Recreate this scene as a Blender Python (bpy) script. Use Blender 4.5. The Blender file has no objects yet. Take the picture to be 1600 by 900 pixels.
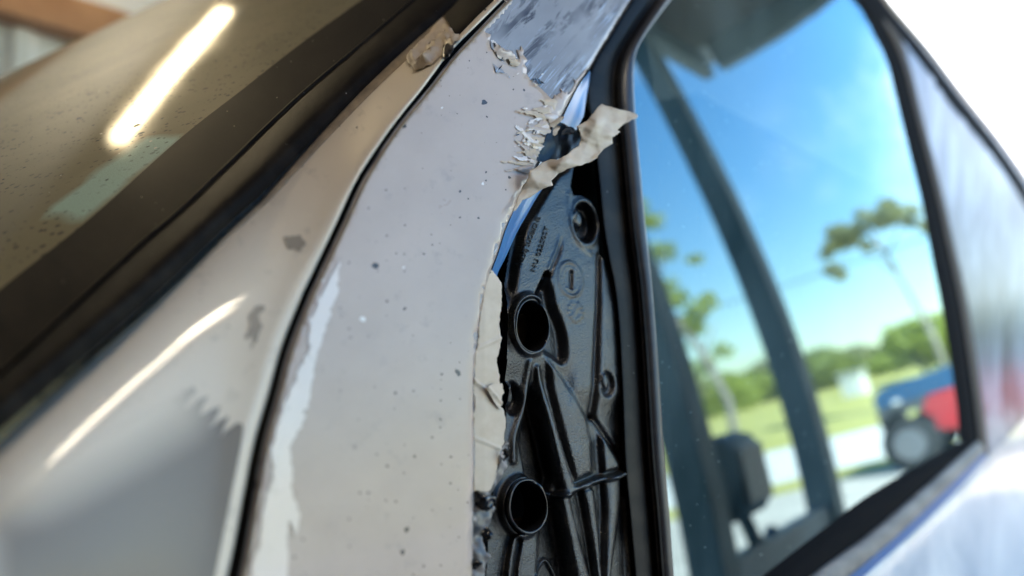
import bpy, bmesh, math, random
import numpy as np
from mathutils import Vector, Matrix
from mathutils.geometry import delaunay_2d_cdt

random.seed(7); rng = np.random.default_rng(7)
scene = bpy.context.scene
COL = scene.collection
rad = math.radians

# ------------------------------------------------------------------ camera, sky, sun, exposure
FPX = 1256.0                                   # focal length in pixels of a 1600 px wide frame
PITCH = math.atan(60 / FPX); AZ = rad(37.7); CZ = 1.15
f0 = np.array([-math.cos(AZ), -math.sin(AZ), 0.0]); RV = np.array([-math.sin(AZ), math.cos(AZ), 0.0]); UP = np.array([0, 0, 1.0])
FV = f0 * math.cos(PITCH) + UP * math.sin(PITCH); UV_ = UP * math.cos(PITCH) - f0 * math.sin(PITCH)
CAM = np.array([0, 0, CZ])
cd = bpy.data.cameras.new('camera'); cam = bpy.data.objects.new('camera', cd); COL.objects.link(cam)
cd.sensor_width = 36.0; cd.lens = 36.0 * FPX / 1600; cd.clip_start = 0.01; cd.clip_end = 2000
cam.matrix_world = Matrix(((RV[0], UV_[0], -FV[0], 0), (RV[1], UV_[1], -FV[1], 0), (RV[2], UV_[2], -FV[2], CZ), (0, 0, 0, 1)))
cd.dof.use_dof = True; cd.dof.focus_distance = 0.315; cd.dof.aperture_fstop = 5.2
scene.camera = cam

SUN_EL = rad(50); SUN_DIR = np.array([0.35, -0.93])          # horizontal direction towards the sun
w = bpy.data.worlds.new('World'); scene.world = w; w.use_nodes = True
nt = w.node_tree; nt.nodes.clear()
sky = nt.nodes.new('ShaderNodeTexSky'); sky.sky_type = 'NISHITA'; sky.sun_disc = False
sky.sun_elevation = SUN_EL; sky.sun_rotation = math.atan2(SUN_DIR[0], SUN_DIR[1])
sky.air_density = 1.2; sky.dust_density = 0.9; sky.ozone_density = 0.7
bg = nt.nodes.new('ShaderNodeBackground'); bg.inputs[1].default_value = 0.14
wo = nt.nodes.new('ShaderNodeOutputWorld'); hs = nt.nodes.new('ShaderNodeHueSaturation'); hs.inputs['Saturation'].default_value = 1.4
nt.links.new(sky.outputs[0], hs.inputs['Color']); 
# a bright bank of thin cloud low behind the car, wisps elsewhere
tc = nt.nodes.new('ShaderNodeTexCoord'); nz = nt.nodes.new('ShaderNodeTexNoise'); nz.inputs['Scale'].default_value = 2.6; nz.inputs['Detail'].default_value = 7; nz.inputs['Roughness'].default_value = .6
nt.links.new(tc.outputs['Generated'], nz.inputs['Vector'])
dp = nt.nodes.new('ShaderNodeVectorMath'); dp.operation = 'DOT_PRODUCT'; dp.inputs[1].default_value = (-.96, -.22, .16); nt.links.new(tc.outputs['Generated'], dp.inputs[0])
b1 = nt.nodes.new('ShaderNodeMapRange'); b1.inputs['From Min'].default_value = .945; b1.inputs['From Max'].default_value = .985; b1.inputs['To Max'].default_value = .55; nt.links.new(dp.outputs['Value'], b1.inputs['Value'])
ad = nt.nodes.new('ShaderNodeMath'); ad.operation = 'ADD'; nt.links.new(nz.outputs[0], ad.inputs[0]); nt.links.new(b1.outputs[0], ad.inputs[1])
cf = nt.nodes.new('ShaderNodeMapRange'); cf.interpolation_type = 'SMOOTHSTEP'; cf.inputs['From Min'].default_value = .52; cf.inputs['From Max'].default_value = .95; nt.links.new(ad.outputs[0], cf.inputs['Value'])
mxs = nt.nodes.new('ShaderNodeMix'); mxs.data_type = 'RGBA'; mxs.inputs[7].default_value = (8.5, 8.7, 9.0, 1)
nt.links.new(cf.outputs[0], mxs.inputs[0]); nt.links.new(hs.outputs[0], mxs.inputs[6]); nt.links.new(mxs.outputs[2], bg.inputs[0]); nt.links.new(bg.outputs[0], wo.inputs[0])
sd = bpy.data.lights.new('sun', 'SUN'); sd.energy = 5.0; sd.angle = rad(0.5); sd.color = (1, 0.95, 0.87)
so = bpy.data.objects.new('sun', sd); COL.objects.link(so)
hd = Vector((SUN_DIR[0], SUN_DIR[1], 0)).normalized() * math.cos(SUN_EL) + Vector((0, 0, math.sin(SUN_EL)))
so.rotation_euler = hd.to_track_quat('Z', 'Y').to_euler()
scene.render.engine = 'CYCLES'
vs = scene.view_settings; vs.view_transform = 'Standard'; vs.look = 'None'; vs.exposure = 2.35; vs.gamma = 1.0; vs.use_curve_mapping = False
cy = scene.cycles; cy.use_denoising = True; cy.max_bounces = 8; cy.glossy_bounces = 5; cy.diffuse_bounces = 4
cy.transmission_bounces = 4; cy.transparent_max_bounces = 12; cy.caustics_reflective = False; cy.caustics_refractive = False
cy.sample_clamp_indirect = 8.0

# ------------------------------------------------------------------ survey helpers: sight lines to surfaces of the car
def ray(px, py):
    px = np.asarray(px, float); py = np.asarray(py, float)
    return FV + ((px - 800) / FPX)[..., None] * RV + ((450 - py) / FPX)[..., None] * UV_

def unit(v): return v / np.maximum(np.linalg.norm(v, axis=-1, keepdims=True), 1e-12)

def side_raw(px, py, off=0.0, zb=-0.15):
    """the car's flank: leans in and curves in towards the roof"""
    d = ray(px, py); t = np.full(d.shape[:-1], .3)
    for _ in range(60):
        h = np.clip(d[..., 2] * t - zb, -1.2, .6)
        g = -.16 - .105 * h - .171 * h * h + off - d[..., 1] * t
        dg = (-.105 - .342 * h) * d[..., 2] - d[..., 1]
        t = np.clip(t - g / dg, .02, 60)
    P = CAM + d * t[..., None]
    h = P[..., 2] - CZ - zb
    return P, unit(np.stack([np.zeros_like(h), np.ones_like(h), .105 + .342 * h], -1))

def side_cam(off=0.0, mix=1.0):
    def f(px, py):
        P, n = side_raw(px, py, off); return P, unit(n * (1 - mix) + unit(CAM - P) * mix)
    return f

def side(off=0.0):
    return lambda px, py: side_raw(px, py, off)

PD = np.array([-.748, -.298, .593]); PD /= np.linalg.norm(PD)          # direction of the windshield pillar
P0 = CAM + np.array([-.135, -.215, .035]); PH0 = rad(20); RW = 1.52
CC = P0[:2] - RW * np.array([math.cos(PH0), math.sin(PH0)])
def wind(px, py):
    d = ray(px, py); k = PD / PD[2]
    o = CAM - k * (CAM[2] - P0[2]); v = d - k * d[..., 2:3]
    ox, oy = o[0] - CC[0], o[1] - CC[1]
    a = v[..., 0] ** 2 + v[..., 1] ** 2; b = 2 * (v[..., 0] * ox + v[..., 1] * oy); c = ox * ox + oy * oy - RW * RW
    t = (-b - np.sqrt(np.maximum(b * b - 4 * a * c, 0))) / (2 * a)
    P = CAM + d * t[..., None]
    q = (o + v * t[..., None])[..., :2] - CC
    tang = np.stack([q[..., 1], -q[..., 0], 0 * q[..., 0]], -1)
    n = unit(np.cross(PD, tang))
    n = np.where(((CAM - P) * n).sum(-1, keepdims=True) < 0, -n, n)
    return P, n

def tps(ctrl):
    """smooth surface through control sight lines (px, py, depth)"""
    c = np.array(ctrl, float); X = c[:, :2] / 500.; v = 1 / c[:, 2]
    def U(r2): return np.where(r2 > 1e-12, r2 * np.log(np.maximum(r2, 1e-12)), 0)
    n = len(X); K = U(((X[:, None] - X[None]) ** 2).sum(-1)) + np.eye(n) * 1e-3
    A = np.zeros((n + 3, n + 3)); A[:n, :n] = K; A[:n, n] = 1; A[:n, n + 1:] = X; A[n, :n] = 1; A[n + 1:, :n] = X.T
    sol = np.linalg.solve(A, np.r_[v, 0, 0, 0])
    def depth(px, py):
        q = np.stack([np.asarray(px, float), np.asarray(py, float)], -1) / 500.
        r2 = ((q[..., None, :] - X) ** 2).sum(-1)
        return 1 / (U(r2) @ sol[:n] + sol[n] + q @ sol[n + 1:])
    def f(px, py):
        px = np.asarray(px, float); py = np.asarray(py, float)
        P = CAM + ray(px, py) * depth(px, py)[..., None]
        e = 3.
        A_ = CAM + ray(px + e, py) * depth(px + e, py)[..., None]; B_ = CAM + ray(px, py + e) * depth(px, py + e)[..., None]
        nn = unit(np.cross(A_ - P, B_ - P)); nn = np.where(((CAM - P) * nn).sum(-1, keepdims=True) < 0, -nn, nn)
        return P, nn
    return f

def spl(pts, step=6.0):
    """Catmull-Rom through the points, resampled about every step"""
    p = np.array(pts, float); p = np.vstack([2 * p[0] - p[1], p, 2 * p[-1] - p[-2]]); out = []
    for i in range(1, len(p) - 2):
        n = max(2, int(np.linalg.norm(p[i + 1] - p[i]) / step) + 1)
        for t in np.linspace(0, 1, n, endpoint=False):
            a, b, c, d = p[i - 1:i + 3]
            out.append(.5 * (2 * b + (c - a) * t + (2 * a - 5 * b + 4 * c - d) * t * t + (3 * b - a - 3 * c + d) * t ** 3))
    out.append(p[-2]); return np.array(out)

def resample(pl, n):
    pl = np.asarray(pl, float); s = np.r_[0, np.cumsum(np.linalg.norm(np.diff(pl, axis=0), axis=1))]
    q = np.linspace(0, s[-1], n); return np.stack([np.interp(q, s, pl[:, k]) for k in range(pl.shape[1])], -1)

def seg_dist(px, py, pl):
    P = np.stack([px, py], -1); best = np.full(px.shape, 1e9)
    pl = np.asarray(pl, float)
    for a, b in zip(pl[:-1], pl[1:]):
        ab = b - a; t = np.clip(((P - a) @ ab) / max(ab @ ab, 1e-9), 0, 1)
        best = np.minimum(best, np.linalg.norm(P - a - t[..., None] * ab, axis=-1))
    return best

def seg_dist_t(px, py, pl):
    P = np.stack([px, py], -1); best = np.full(px.shape, 1e9); bt = np.zeros(px.shape)
    pl = np.asarray(pl, float); L = np.r_[0, np.cumsum(np.linalg.norm(np.diff(pl, axis=0), axis=1))]
    for i, (a, b) in enumerate(zip(pl[:-1], pl[1:])):
        ab = b - a; t = np.clip(((P - a) @ ab) / max(ab @ ab, 1e-9), 0, 1)
        d = np.linalg.norm(P - a - t[..., None] * ab, axis=-1); m = d < best
        best = np.where(m, d, best); bt = np.where(m, (L[i] + t * (L[i + 1] - L[i])) / L[-1], bt)
    return best, bt

def inside(px, py, poly):
    r = np.zeros(np.shape(px), bool); poly = np.asarray(poly, float); n = len(poly); j = n - 1
    for i in range(n):
        xi, yi = poly[i]; xj, yj = poly[j]
        c = (yi > py) != (yj > py)
        if yi != yj: r ^= c & (px < (xj - xi) * (py - yi) / (yj - yi) + xi)
        j = i
    return r

def sdf(px, py, poly):
    d = seg_dist(px, py, np.vstack([poly, poly[:1]])); return np.where(inside(px, py, poly), d, -d)

def dens(poly, step=4.0, closed=True):
    p = np.asarray(poly, float); q = np.vstack([p, p[:1]]) if closed else p; out = []
    for a, b in zip(q[:-1], q[1:]):
        n = max(1, int(round(np.linalg.norm(b - a) / step)))
        out += [a + (b - a) * k / n for k in range(n)]
    if not closed: out.append(q[-1])
    return np.array(out)

def jag(pl, amp=3.0, step=2.5, seed=1, closed=False):
    """a torn, ragged version of a line"""
    r = np.random.default_rng(seed); p = dens(pl, step, closed); n = len(p)
    t = np.roll(p, -1, 0) - np.roll(p, 1, 0); t = unit(t); nn = np.stack([-t[:, 1], t[:, 0]], -1)
    a = r.normal(0, 1, n) * .45; b = np.repeat(r.normal(0, 1, n // 4 + 2), 4)[:n]; c = np.repeat(r.normal(0, 1, n // 11 + 2), 11)[:n]
    k = np.array([.25, .5, .25]); c = np.convolve(np.pad(c, 2, 'edge'), k, 'same')[2:-2]
    o = amp * (a * .5 + b * .6 + c * .5)
    if not closed: o[0] = o[-1] = 0
    return p + nn * o[:, None]

def fbm(x, y, seed=0, oct=4):
    r = np.random.default_rng(seed); v = np.zeros(np.shape(x)); a = 1.
    for o in range(oct):
        for _ in range(4):
            th = r.uniform(0, 6.28); ph = r.uniform(0, 6.28); f = 2 ** o * r.uniform(.7, 1.3)
            v = v + a * np.sin((x * math.cos(th) + y * math.sin(th)) * f + ph) * .5
        a *= .5
    return v

def crumple(x, y, seed=0, period=24., n=5):
    """sharp creases of a crushed sheet"""
    r = np.random.default_rng(seed); h = np.zeros(np.shape(x)); wx = x + 4 * fbm(x / 30, y / 30, seed + 1, 2); wy = y + 4 * fbm(x / 30, y / 30, seed + 2, 2)
    for k in range(n):
        th = r.uniform(0, np.pi); p = period * r.uniform(.6, 1.9); t = (wx * math.cos(th) + wy * math.sin(th)) / p + r.uniform(0, 1)
        h += np.abs((t % 1) - .5) * 2 * p / period * r.uniform(.5, 1)
    return h / n

# ------------------------------------------------------------------ object helpers
def link(o, parent=None):
    COL.objects.link(o)
    if parent is not None: o.parent = parent
    return o

def mesh_obj(name, verts, faces, mat, parent=None, uv=None, smooth=True, attr=None):
    me = bpy.data.meshes.new(name)
    verts = np.asarray(verts, float); faces = [list(map(int, f)) for f in faces]
    me.from_pydata(verts.tolist(), [], faces)
    if uv is not None:
        l = me.uv_layers.new(name='UVMap'); idx = np.empty(len(me.loops), np.int32); me.loops.foreach_get('vertex_index', idx)
        l.data.foreach_set('uv', np.asarray(uv, np.float32)[idx].ravel())
    if attr is not None:
        a = me.attributes.new('mask', 'FLOAT', 'POINT'); a.data.foreach_set('value', np.asarray(attr, np.float32))
    me.polygons.foreach_set('use_smooth', [smooth] * len(me.polygons)); me.update()
    me.materials.append(mat)
    return link(bpy.data.objects.new(name, me), parent)

def solid(o, t, off=-1):
    m = o.modifiers.new('thickness', 'SOLIDIFY'); m.thickness = t; m.offset = off; m.use_rim = True; return o

def thing(name, label, cat, loc=(0, 0, 0), group=None):
    o = bpy.data.objects.new(name, None); COL.objects.link(o); o.location = loc
    o['label'] = label; o['category'] = cat
    if group: o['group'] = group
    return o

def tag(o, label, cat, group=None):
    o['label'] = label; o['category'] = cat
    if group: o['group'] = group
    return o

def structure(o): o['kind'] = 'structure'; return o

def patch(name, poly, surf, mat, parent=None, step=10., bstep=4., off=0.0, rounds=(), offf=None, thick=0.0, attrf=None):
    """a panel cut to an outline, laid on a surface; rounds = [(edge line, width, depth)] rolls an edge inward"""
    poly = dens(poly, bstep); nb = len(poly)
    x0, y0 = poly.min(0); x1, y1 = poly.max(0)
    gx, gy = np.meshgrid(np.arange(x0 + step / 2, x1, step), np.arange(y0 + step / 2, y1, step)); gx = gx.ravel(); gy = gy.ravel()
    gx = gx + rng.uniform(-.2, .2, gx.shape) * step; gy = gy + rng.uniform(-.2, .2, gy.shape) * step
    pts = [np.stack([gx, gy], -1)]
    for e, wd, dp in rounds:
        e = np.asarray(e, float); t = unit(np.gradient(e, axis=0)); nn = np.stack([-t[:, 1], t[:, 0]], -1)
        for s in (1, -1):
            for k in (.04, .12, .25, .42, .65, 1.0): pts.append(e + nn * s * wd * k)
    q = np.vstack(pts); keep = inside(q[:, 0], q[:, 1], poly)
    q = q[keep]; d = seg_dist(q[:, 0], q[:, 1], np.vstack([poly, poly[:1]])); q = q[d > min(1.0, step * .3)]
    allp = np.vstack([poly, q])
    v, e_, f, *_ = delaunay_2d_cdt([Vector(p) for p in allp], [(i, (i + 1) % nb) for i in range(nb)], [], 1, 1e-4)
    vp = np.array([tuple(p) for p in v])
    f = [t for t in f if len(t) >= 3]
    cen = np.array([vp[list(t)].mean(0) for t in f]); ins = inside(cen[:, 0], cen[:, 1], poly)
    f = [t for t, k in zip(f, ins) if k]
    P, n = surf(vp[:, 0], vp[:, 1])
    o = np.full(len(vp), off)
    for e, wd, dp in rounds:
        dd = seg_dist(vp[:, 0], vp[:, 1], e); u = np.clip(1 - dd / wd, 0, 1)
        o = o - dp * (1 - np.sqrt(np.maximum(0, 1 - u * u * .995)))
    if offf is not None: o = o + offf(vp[:, 0], vp[:, 1])
    P = P + n * o[:, None]
    out = []
    for t in f:
        a, b, c = P[t[0]], P[t[1]], P[t[2]]
        out.append(t if np.dot(np.cross(b - a, c - a), CAM - a) > 0 else t[::-1])
    ob = mesh_obj(name, P, out, mat, parent, uv=vp / 1000., attr=None if attrf is None else attrf(vp[:, 0], vp[:, 1]))
    if thick: solid(ob, thick)
    return ob

def loft(name, rows, mat, parent=None, uvs=None, smooth=True):
    n = len(rows[0]); V = np.vstack(rows); F = []
    for i in range(len(rows) - 1):
        for j in range(n - 1): F.append((i * n + j, i * n + j + 1, (i + 1) * n + j + 1, (i + 1) * n + j))
    a, b, c = V[F[0][0]], V[F[0][1]], V[F[0][2]]; m = len(F) // 2
    a, b, c = V[F[m][0]], V[F[m][1]], V[F[m][2]]
    if np.dot(np.cross(b - a, c - a), CAM - a) < 0: F = [f[::-1] for f in F]
    return mesh_obj(name, V, F, mat, parent, uv=None if uvs is None else np.vstack(uvs), smooth=smooth)

def strip(name, lineA, lineB, prof, surf, mat, parent=None, n=120):
    """moulding between two lines on a surface; prof = [(0..1 across, height in metres)]"""
    A = resample(lineA, n); B = resample(lineB, n); rows = []; uvs = []
    for u, h in prof:
        L = A + (B - A) * u; P, nn = surf(L[:, 0], L[:, 1]); rows.append(P + nn * h); uvs.append(L / 1000.)
    return loft(name, rows, mat, parent, uvs)

def _ps(pts, m):
    p = np.array(pts, float); p = np.vstack([2 * p[0] - p[1], p, 2 * p[-1] - p[-2]]); out = []
    for i in range(1, len(p) - 2):
        a, b, c, d = p[i - 1:i + 3]
        for t in np.linspace(0, 1, m, endpoint=False):
            out.append(.5 * (2 * b + (c - a) * t + (2 * a - 5 * b + 4 * c - d) * t * t + (3 * b - a - 3 * c + d) * t ** 3))
    out.append(p[-2]); return out

def box_mesh(bm, c, s, rot=None):
    r = bmesh.ops.create_cube(bm, size=1.0)
    M = Matrix.Translation(c) @ (rot.to_4x4() if rot else Matrix.Identity(4)) @ Matrix.Diagonal((*s, 1))
    bmesh.ops.transform(bm, matrix=M, verts=r['verts']); return r['verts']

def bm_obj(name, bm, mat, parent=None, smooth=False, bevel=0.0):
    me = bpy.data.meshes.new(name); bm.normal_update(); bm.to_mesh(me); bm.free(); me.materials.append(mat)
    me.polygons.foreach_set('use_smooth', [smooth] * len(me.polygons))
    o = link(bpy.data.objects.new(name, me), parent)
    if bevel:
        m = o.modifiers.new('bevel', 'BEVEL'); m.width = bevel; m.segments = 2; m.limit_method = 'ANGLE'
    return o

def box(name, c, s, mat, parent=None, bevel=0.0, rot=None):
    bm = bmesh.new(); box_mesh(bm, c, s, rot); return bm_obj(name, bm, mat, parent, bevel=bevel)

def tube_bm(bm, pts, r, seg=10, r1=None):
    pts = [Vector(p) for p in pts]; n = len(pts); rings = []
    for i, p in enumerate(pts):
        t = (pts[min(i + 1, n - 1)] - pts[max(i - 1, 0)]).normalized()
        a = t.orthogonal().normalized() if i == 0 else (ra - t * ra.dot(t)).normalized()
        ra = a; b = t.cross(a); rr = r if r1 is None else r + (r1 - r) * i / (n - 1)
        rings.append([bm.verts.new(p + (a * math.cos(6.2832 * k / seg) + b * math.sin(6.2832 * k / seg)) * rr) for k in range(seg)])
    for A, B in zip(rings[:-1], rings[1:]):
        for k in range(seg): bm.faces.new((A[k], A[(k + 1) % seg], B[(k + 1) % seg], B[k]))
    bm.faces.new(rings[0][::-1]); bm.faces.new(rings[-1])

# ------------------------------------------------------------------ materials
class NT:
    def __init__(s, name):
        s.m = bpy.data.materials.new(name); s.m.use_nodes = True; s.t = s.m.node_tree; s.t.nodes.clear()
        s.out = s.n('ShaderNodeOutputMaterial')
    def n(s, typ, ins=None, **kw):
        x = s.t.nodes.new(typ)
        for k, v in kw.items(): setattr(x, k, v)
        for k, v in (ins or {}).items(): s.set(x, k, v)
        return x
    def set(s, x, k, v):
        i = x.inputs[k]
        if isinstance(v, bpy.types.NodeSocket): s.t.links.new(v, i)
        elif isinstance(v, bpy.types.Node): s.t.links.new(v.outputs[0], i)
        elif isinstance(v, (tuple, list)) and len(v) == 3 and i.type == 'RGBA': i.default_value = (*v, 1)
        else: i.default_value = v
    def uv(s): return s.n('ShaderNodeTexCoord').outputs['UV']
    def obj(s): return s.n('ShaderNodeTexCoord').outputs['Object']
    def map(s, vec, scale=(1, 1, 1), rot=(0, 0, 0)):
        return s.n('ShaderNodeMapping', {'Vector': vec, 'Scale': scale, 'Rotation': rot}).outputs[0]
    def noise(s, vec, scale, detail=4, rough=.55, dist=0.):
        return s.n('ShaderNodeTexNoise', {'Vector': vec, 'Scale': scale, 'Detail': detail, 'Roughness': rough, 'Distortion': dist}).outputs[0]
    def ramp(s, fac, stops):
        x = s.n('ShaderNodeValToRGB', {'Fac': fac}); r = x.color_ramp
        while len(r.elements) < len(stops): r.elements.new(.5)
        for e, (p, c) in zip(r.elements, stops): e.position = p; e.color = (*c, 1) if len(c) == 3 else c
        return x.outputs[0]
    def step(s, fac, a, b): return s.n('ShaderNodeMapRange', {'Value': fac, 'From Min': a, 'From Max': b}).outputs[0]
    def math(s, op, a, b=0.): return s.n('ShaderNodeMath', {0: a, 1: b}, operation=op).outputs[0]
    def mix(s, fac, a, b):
        x = s.n('ShaderNodeMix', data_type='RGBA'); s.set(x, 0, fac); s.set(x, 6, a); s.set(x, 7, b); return x.outputs[2]
    def bump(s, h, strength, dist=.001): return s.n('ShaderNodeBump', {'Height': h, 'Strength': strength, 'Distance': dist}).outputs[0]
    def pbr(s, **kw):
        names = dict(base='Base Color', rough='Roughness', metal='Metallic', coat='Coat Weight', coat_rough='Coat Roughness', ior='IOR', spec='Specular IOR Level',
                     normal='Normal', emit='Emission Color', emit_s='Emission Strength', trans='Transmission Weight', alpha='Alpha', sheen='Sheen Weight', sub='Subsurface Weight')
        b = s.n('ShaderNodeBsdfPrincipled', {names[k]: v for k, v in kw.items()}); return b.outputs[0]
    def done(s, sh): s.t.links.new(sh, s.out.inputs[0]); return s.m
    def specks(s, vec, scale, size, dens_):
        """scattered dots: 1 on a dot"""
        nz = s.n('ShaderNodeTexNoise', {'Vector': vec, 'Scale': scale * 5, 'Detail': 2})
        sub = s.n('ShaderNodeVectorMath', {0: nz.outputs['Color'], 1: (.5, .5, .5)}, operation='SUBTRACT'); sc_ = s.n('ShaderNodeVectorMath', {0: sub.outputs[0]}, operation='SCALE'); sc_.inputs['Scale'].default_value = .22 / scale
        vec = s.n('ShaderNodeVectorMath', {0: vec, 1: sc_.outputs[0]}, operation='ADD').outputs[0]
        v = s.n('ShaderNodeTexVoronoi', {'Vector': vec, 'Scale': scale, 'Randomness': 1.0}, voronoi_dimensions='2D')
        r = s.n('ShaderNodeSeparateColor', {0: v.outputs['Color']})
        sz = s.math('MULTIPLY', s.math('POWER', r.outputs[1], 1.6), size)
        return s.math('MULTIPLY', s.math('LESS_THAN', v.outputs['Distance'], sz), s.math('LESS_THAN', r.outputs[0], dens_))

def plain(name, base, rough=.5, metal=0., **kw):
    t = NT(name); return t.done(t.pbr(base=base, rough=rough, metal=metal, **kw))

def mottled(name, c0, c1, scale=3., rough=.7, coord='obj', bump=0., bscale=30., **kw):
    t = NT(name); v = t.obj() if coord == 'obj' else t.uv()
    col = t.mix(t.step(t.noise(v, scale, 6), .3, .7), c0, c1)
    if bump: kw['normal'] = t.bump(t.noise(v, bscale, 5), bump, .01)
    return t.done(t.pbr(base=col, rough=rough, **kw))

def film_mat(name, c0, c1, speck=.10, rough=.3, coat=.35, spec=.5):
    t = NT(name); v = t.uv()
    base = t.mix(t.step(t.noise(v, 3.6, 6, .6), .32, .68), c0, c1)
    base = t.mix(t.math('MULTIPLY', t.step(t.noise(t.map(v, (1, 1, 1), (0, 0, .9)), 26, 5, .7), .58, .74), .35), base, (.2, .19, .18))
    d1 = t.specks(v, 24, .12, speck * .45); d2 = t.specks(v, 70, .14, speck * .42); d3 = t.specks(v, 16, .055, speck * .12)
    clump = t.step(t.noise(v, 5.5, 2), .40, .52)
    base = t.mix(t.math('MULTIPLY', t.math('MAXIMUM', d1, d2), clump), base, (.045, .04, .04))
    base = t.mix(d3, base, (.72, .7, .68))
    rg = t.step(t.noise(v, 18, 4), 0, 1)
    nb = t.bump(t.noise(v, 7, 3), .06, .004)
    return t.done(t.pbr(base=base, rough=t.math('ADD', t.math('MULTIPLY', rg, .15), rough - .07), spec=spec, coat=coat, coat_rough=.07, normal=nb))

M = {}
M['door_film'] = film_mat('grey_film', (.395, .318, .272), (.475, .387, .335), .55, coat=.12, spec=.3)
M['fender_film'] = film_mat('beige_film', (.66, .575, .47), (.71, .625, .515), .16, rough=.45, coat=.22, spec=.15)
M['light_film'] = film_mat('pale_film', (.62, .535, .485), (.67, .585, .53), .03)
M['torn_film'] = mottled('torn_film', (.44, .355, .27), (.51, .425, .335), 40, .5, 'uv', spec=.3)

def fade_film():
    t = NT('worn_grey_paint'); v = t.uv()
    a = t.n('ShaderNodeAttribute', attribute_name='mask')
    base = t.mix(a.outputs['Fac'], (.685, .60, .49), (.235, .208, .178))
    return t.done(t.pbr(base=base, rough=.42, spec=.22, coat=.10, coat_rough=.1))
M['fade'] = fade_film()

def substrate():
    t = NT('scuffed_blue_silver_paint'); v = t.uv()
    r = t.map(v, (1, 1, 1), (0, 0, rad(-40)))
    st = t.map(r, (1, .16, 1)); base = t.mix(t.step(t.noise(v, 9, 4), .35, .65), (.21, .205, .22), (.28, .275, .29))
    blot = t.math('MULTIPLY', t.step(t.noise(t.map(r, (1, .22, 1)), 46, 6, .68, .8), .49, .56), t.step(t.noise(v, 10, 3), .40, .62))
    base = t.mix(blot, base, (.04, .04, .06))
    sc = t.math('MULTIPLY', t.step(t.noise(t.map(r, (1, .05, 1)), 330, 3, .6, .5), .58, .65), t.step(t.noise(v, 12, 3), .45, .62))
    base = t.mix(t.math('MULTIPLY', sc, .75), base, (.50, .60, .78))
    nb = t.bump(t.noise(st, 80, 4), .18, .0006)
    return t.done(t.pbr(base=base, metal=.1, spec=.25, rough=t.math('ADD', t.math('MULTIPLY', blot, .25), .36), coat=.12, coat_rough=.2, normal=nb))
M['substrate'] = substrate()

def black_plastic():
    t = NT('grained_black_plastic'); v = t.uv()
    g = t.noise(v, 330, 3, .6); g2 = t.noise(v, 60, 3)
    nb = t.bump(t.math('ADD', g, t.math('MULTIPLY', g2, .4)), .60, .0007)
    base = t.mix(t.math('MULTIPLY', t.step(t.noise(v, 30, 5), .5, .72), .5), (.003, .003, .004), (.010, .010, .010))
    base = t.mix(t.specks(v, 260, .2, .05), base, (.22, .21, .20))
    dm = t.math('MULTIPLY', t.step(t.noise(v, 19, 6, .65, .4), .46, .72), t.step(g, .35, .65)); dm = t.math('MULTIPLY', dm, t.step(t.n('ShaderNodeSeparateXYZ', {0: v}).outputs[1], .50, .66))
    base = t.mix(t.math('MULTIPLY', dm, .8), base, (.075, .066, .058))
    return t.done(t.pbr(base=base, rough=t.math('ADD', .285, t.math('MULTIPLY', dm, .35)), spec=.62, normal=nb))
M['plastic'] = black_plastic()
M['plastic_rim'] = plain('smooth_black_plastic', (.010, .011, .014), .28, spec=.5)

def rubber(name, c=(.006, .006, .007), rough=.5, dust=.06, spec=.12):
    t = NT(name); v = t.uv()
    b = t.mix(t.math('MULTIPLY', t.step(t.noise(v, 22, 5), .45, .75), dust), c, (.28, .23, .17))
    b = t.mix(t.specks(v, 120, .10, .02), b, (.3, .29, .28))
    return t.done(t.pbr(base=b, rough=rough, spec=spec, normal=t.bump(t.noise(v, 90, 4), .12, .001)))
M['rubber'] = rubber('black_rubber'); M['dusty_rubber'] = rubber('dusty_black_rubber', (.006, .005, .0045), .6, .05, .08)
M['bead'] = rubber('worn_grey_rubber', (.022, .022, .026), .42, .10, .45)
M['matte_rubber'] = plain('matte_black_rubber', (.007, .007, .008), .9, spec=.03)
def silver():
    t = NT('silver_car_paint'); v = t.uv()
    st = t.noise(t.map(v, (1, .3, 1), (0, 0, rad(-12))), 16, 5, .6, .5)
    base = t.mix(t.step(st, .38, .66), (.30, .33, .38), (.60, .60, .60))
    return t.done(t.pbr(base=base, rough=.4, coat=.3, coat_rough=.08, normal=t.bump(st, .06, .004)))
M['silver'] = silver()
M['torn_back'] = plain('black_film_back', (.005, .005, .006), .3, spec=.22)
M['gloss_black'] = plain('black_gloss', (.008, .008, .009), .18)
M['void'] = plain('unlit_cavity', (.006, .006, .006), .9)
M['tan'] = mottled('dirty_edge', (.30, .235, .16), (.16, .125, .09), 60, .7, 'uv')
M['blue_metal'] = plain('blue_painted_metal', (.008, .14, .36), .3, .0, spec=.2, coat=.15, coat_rough=.1)

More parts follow.
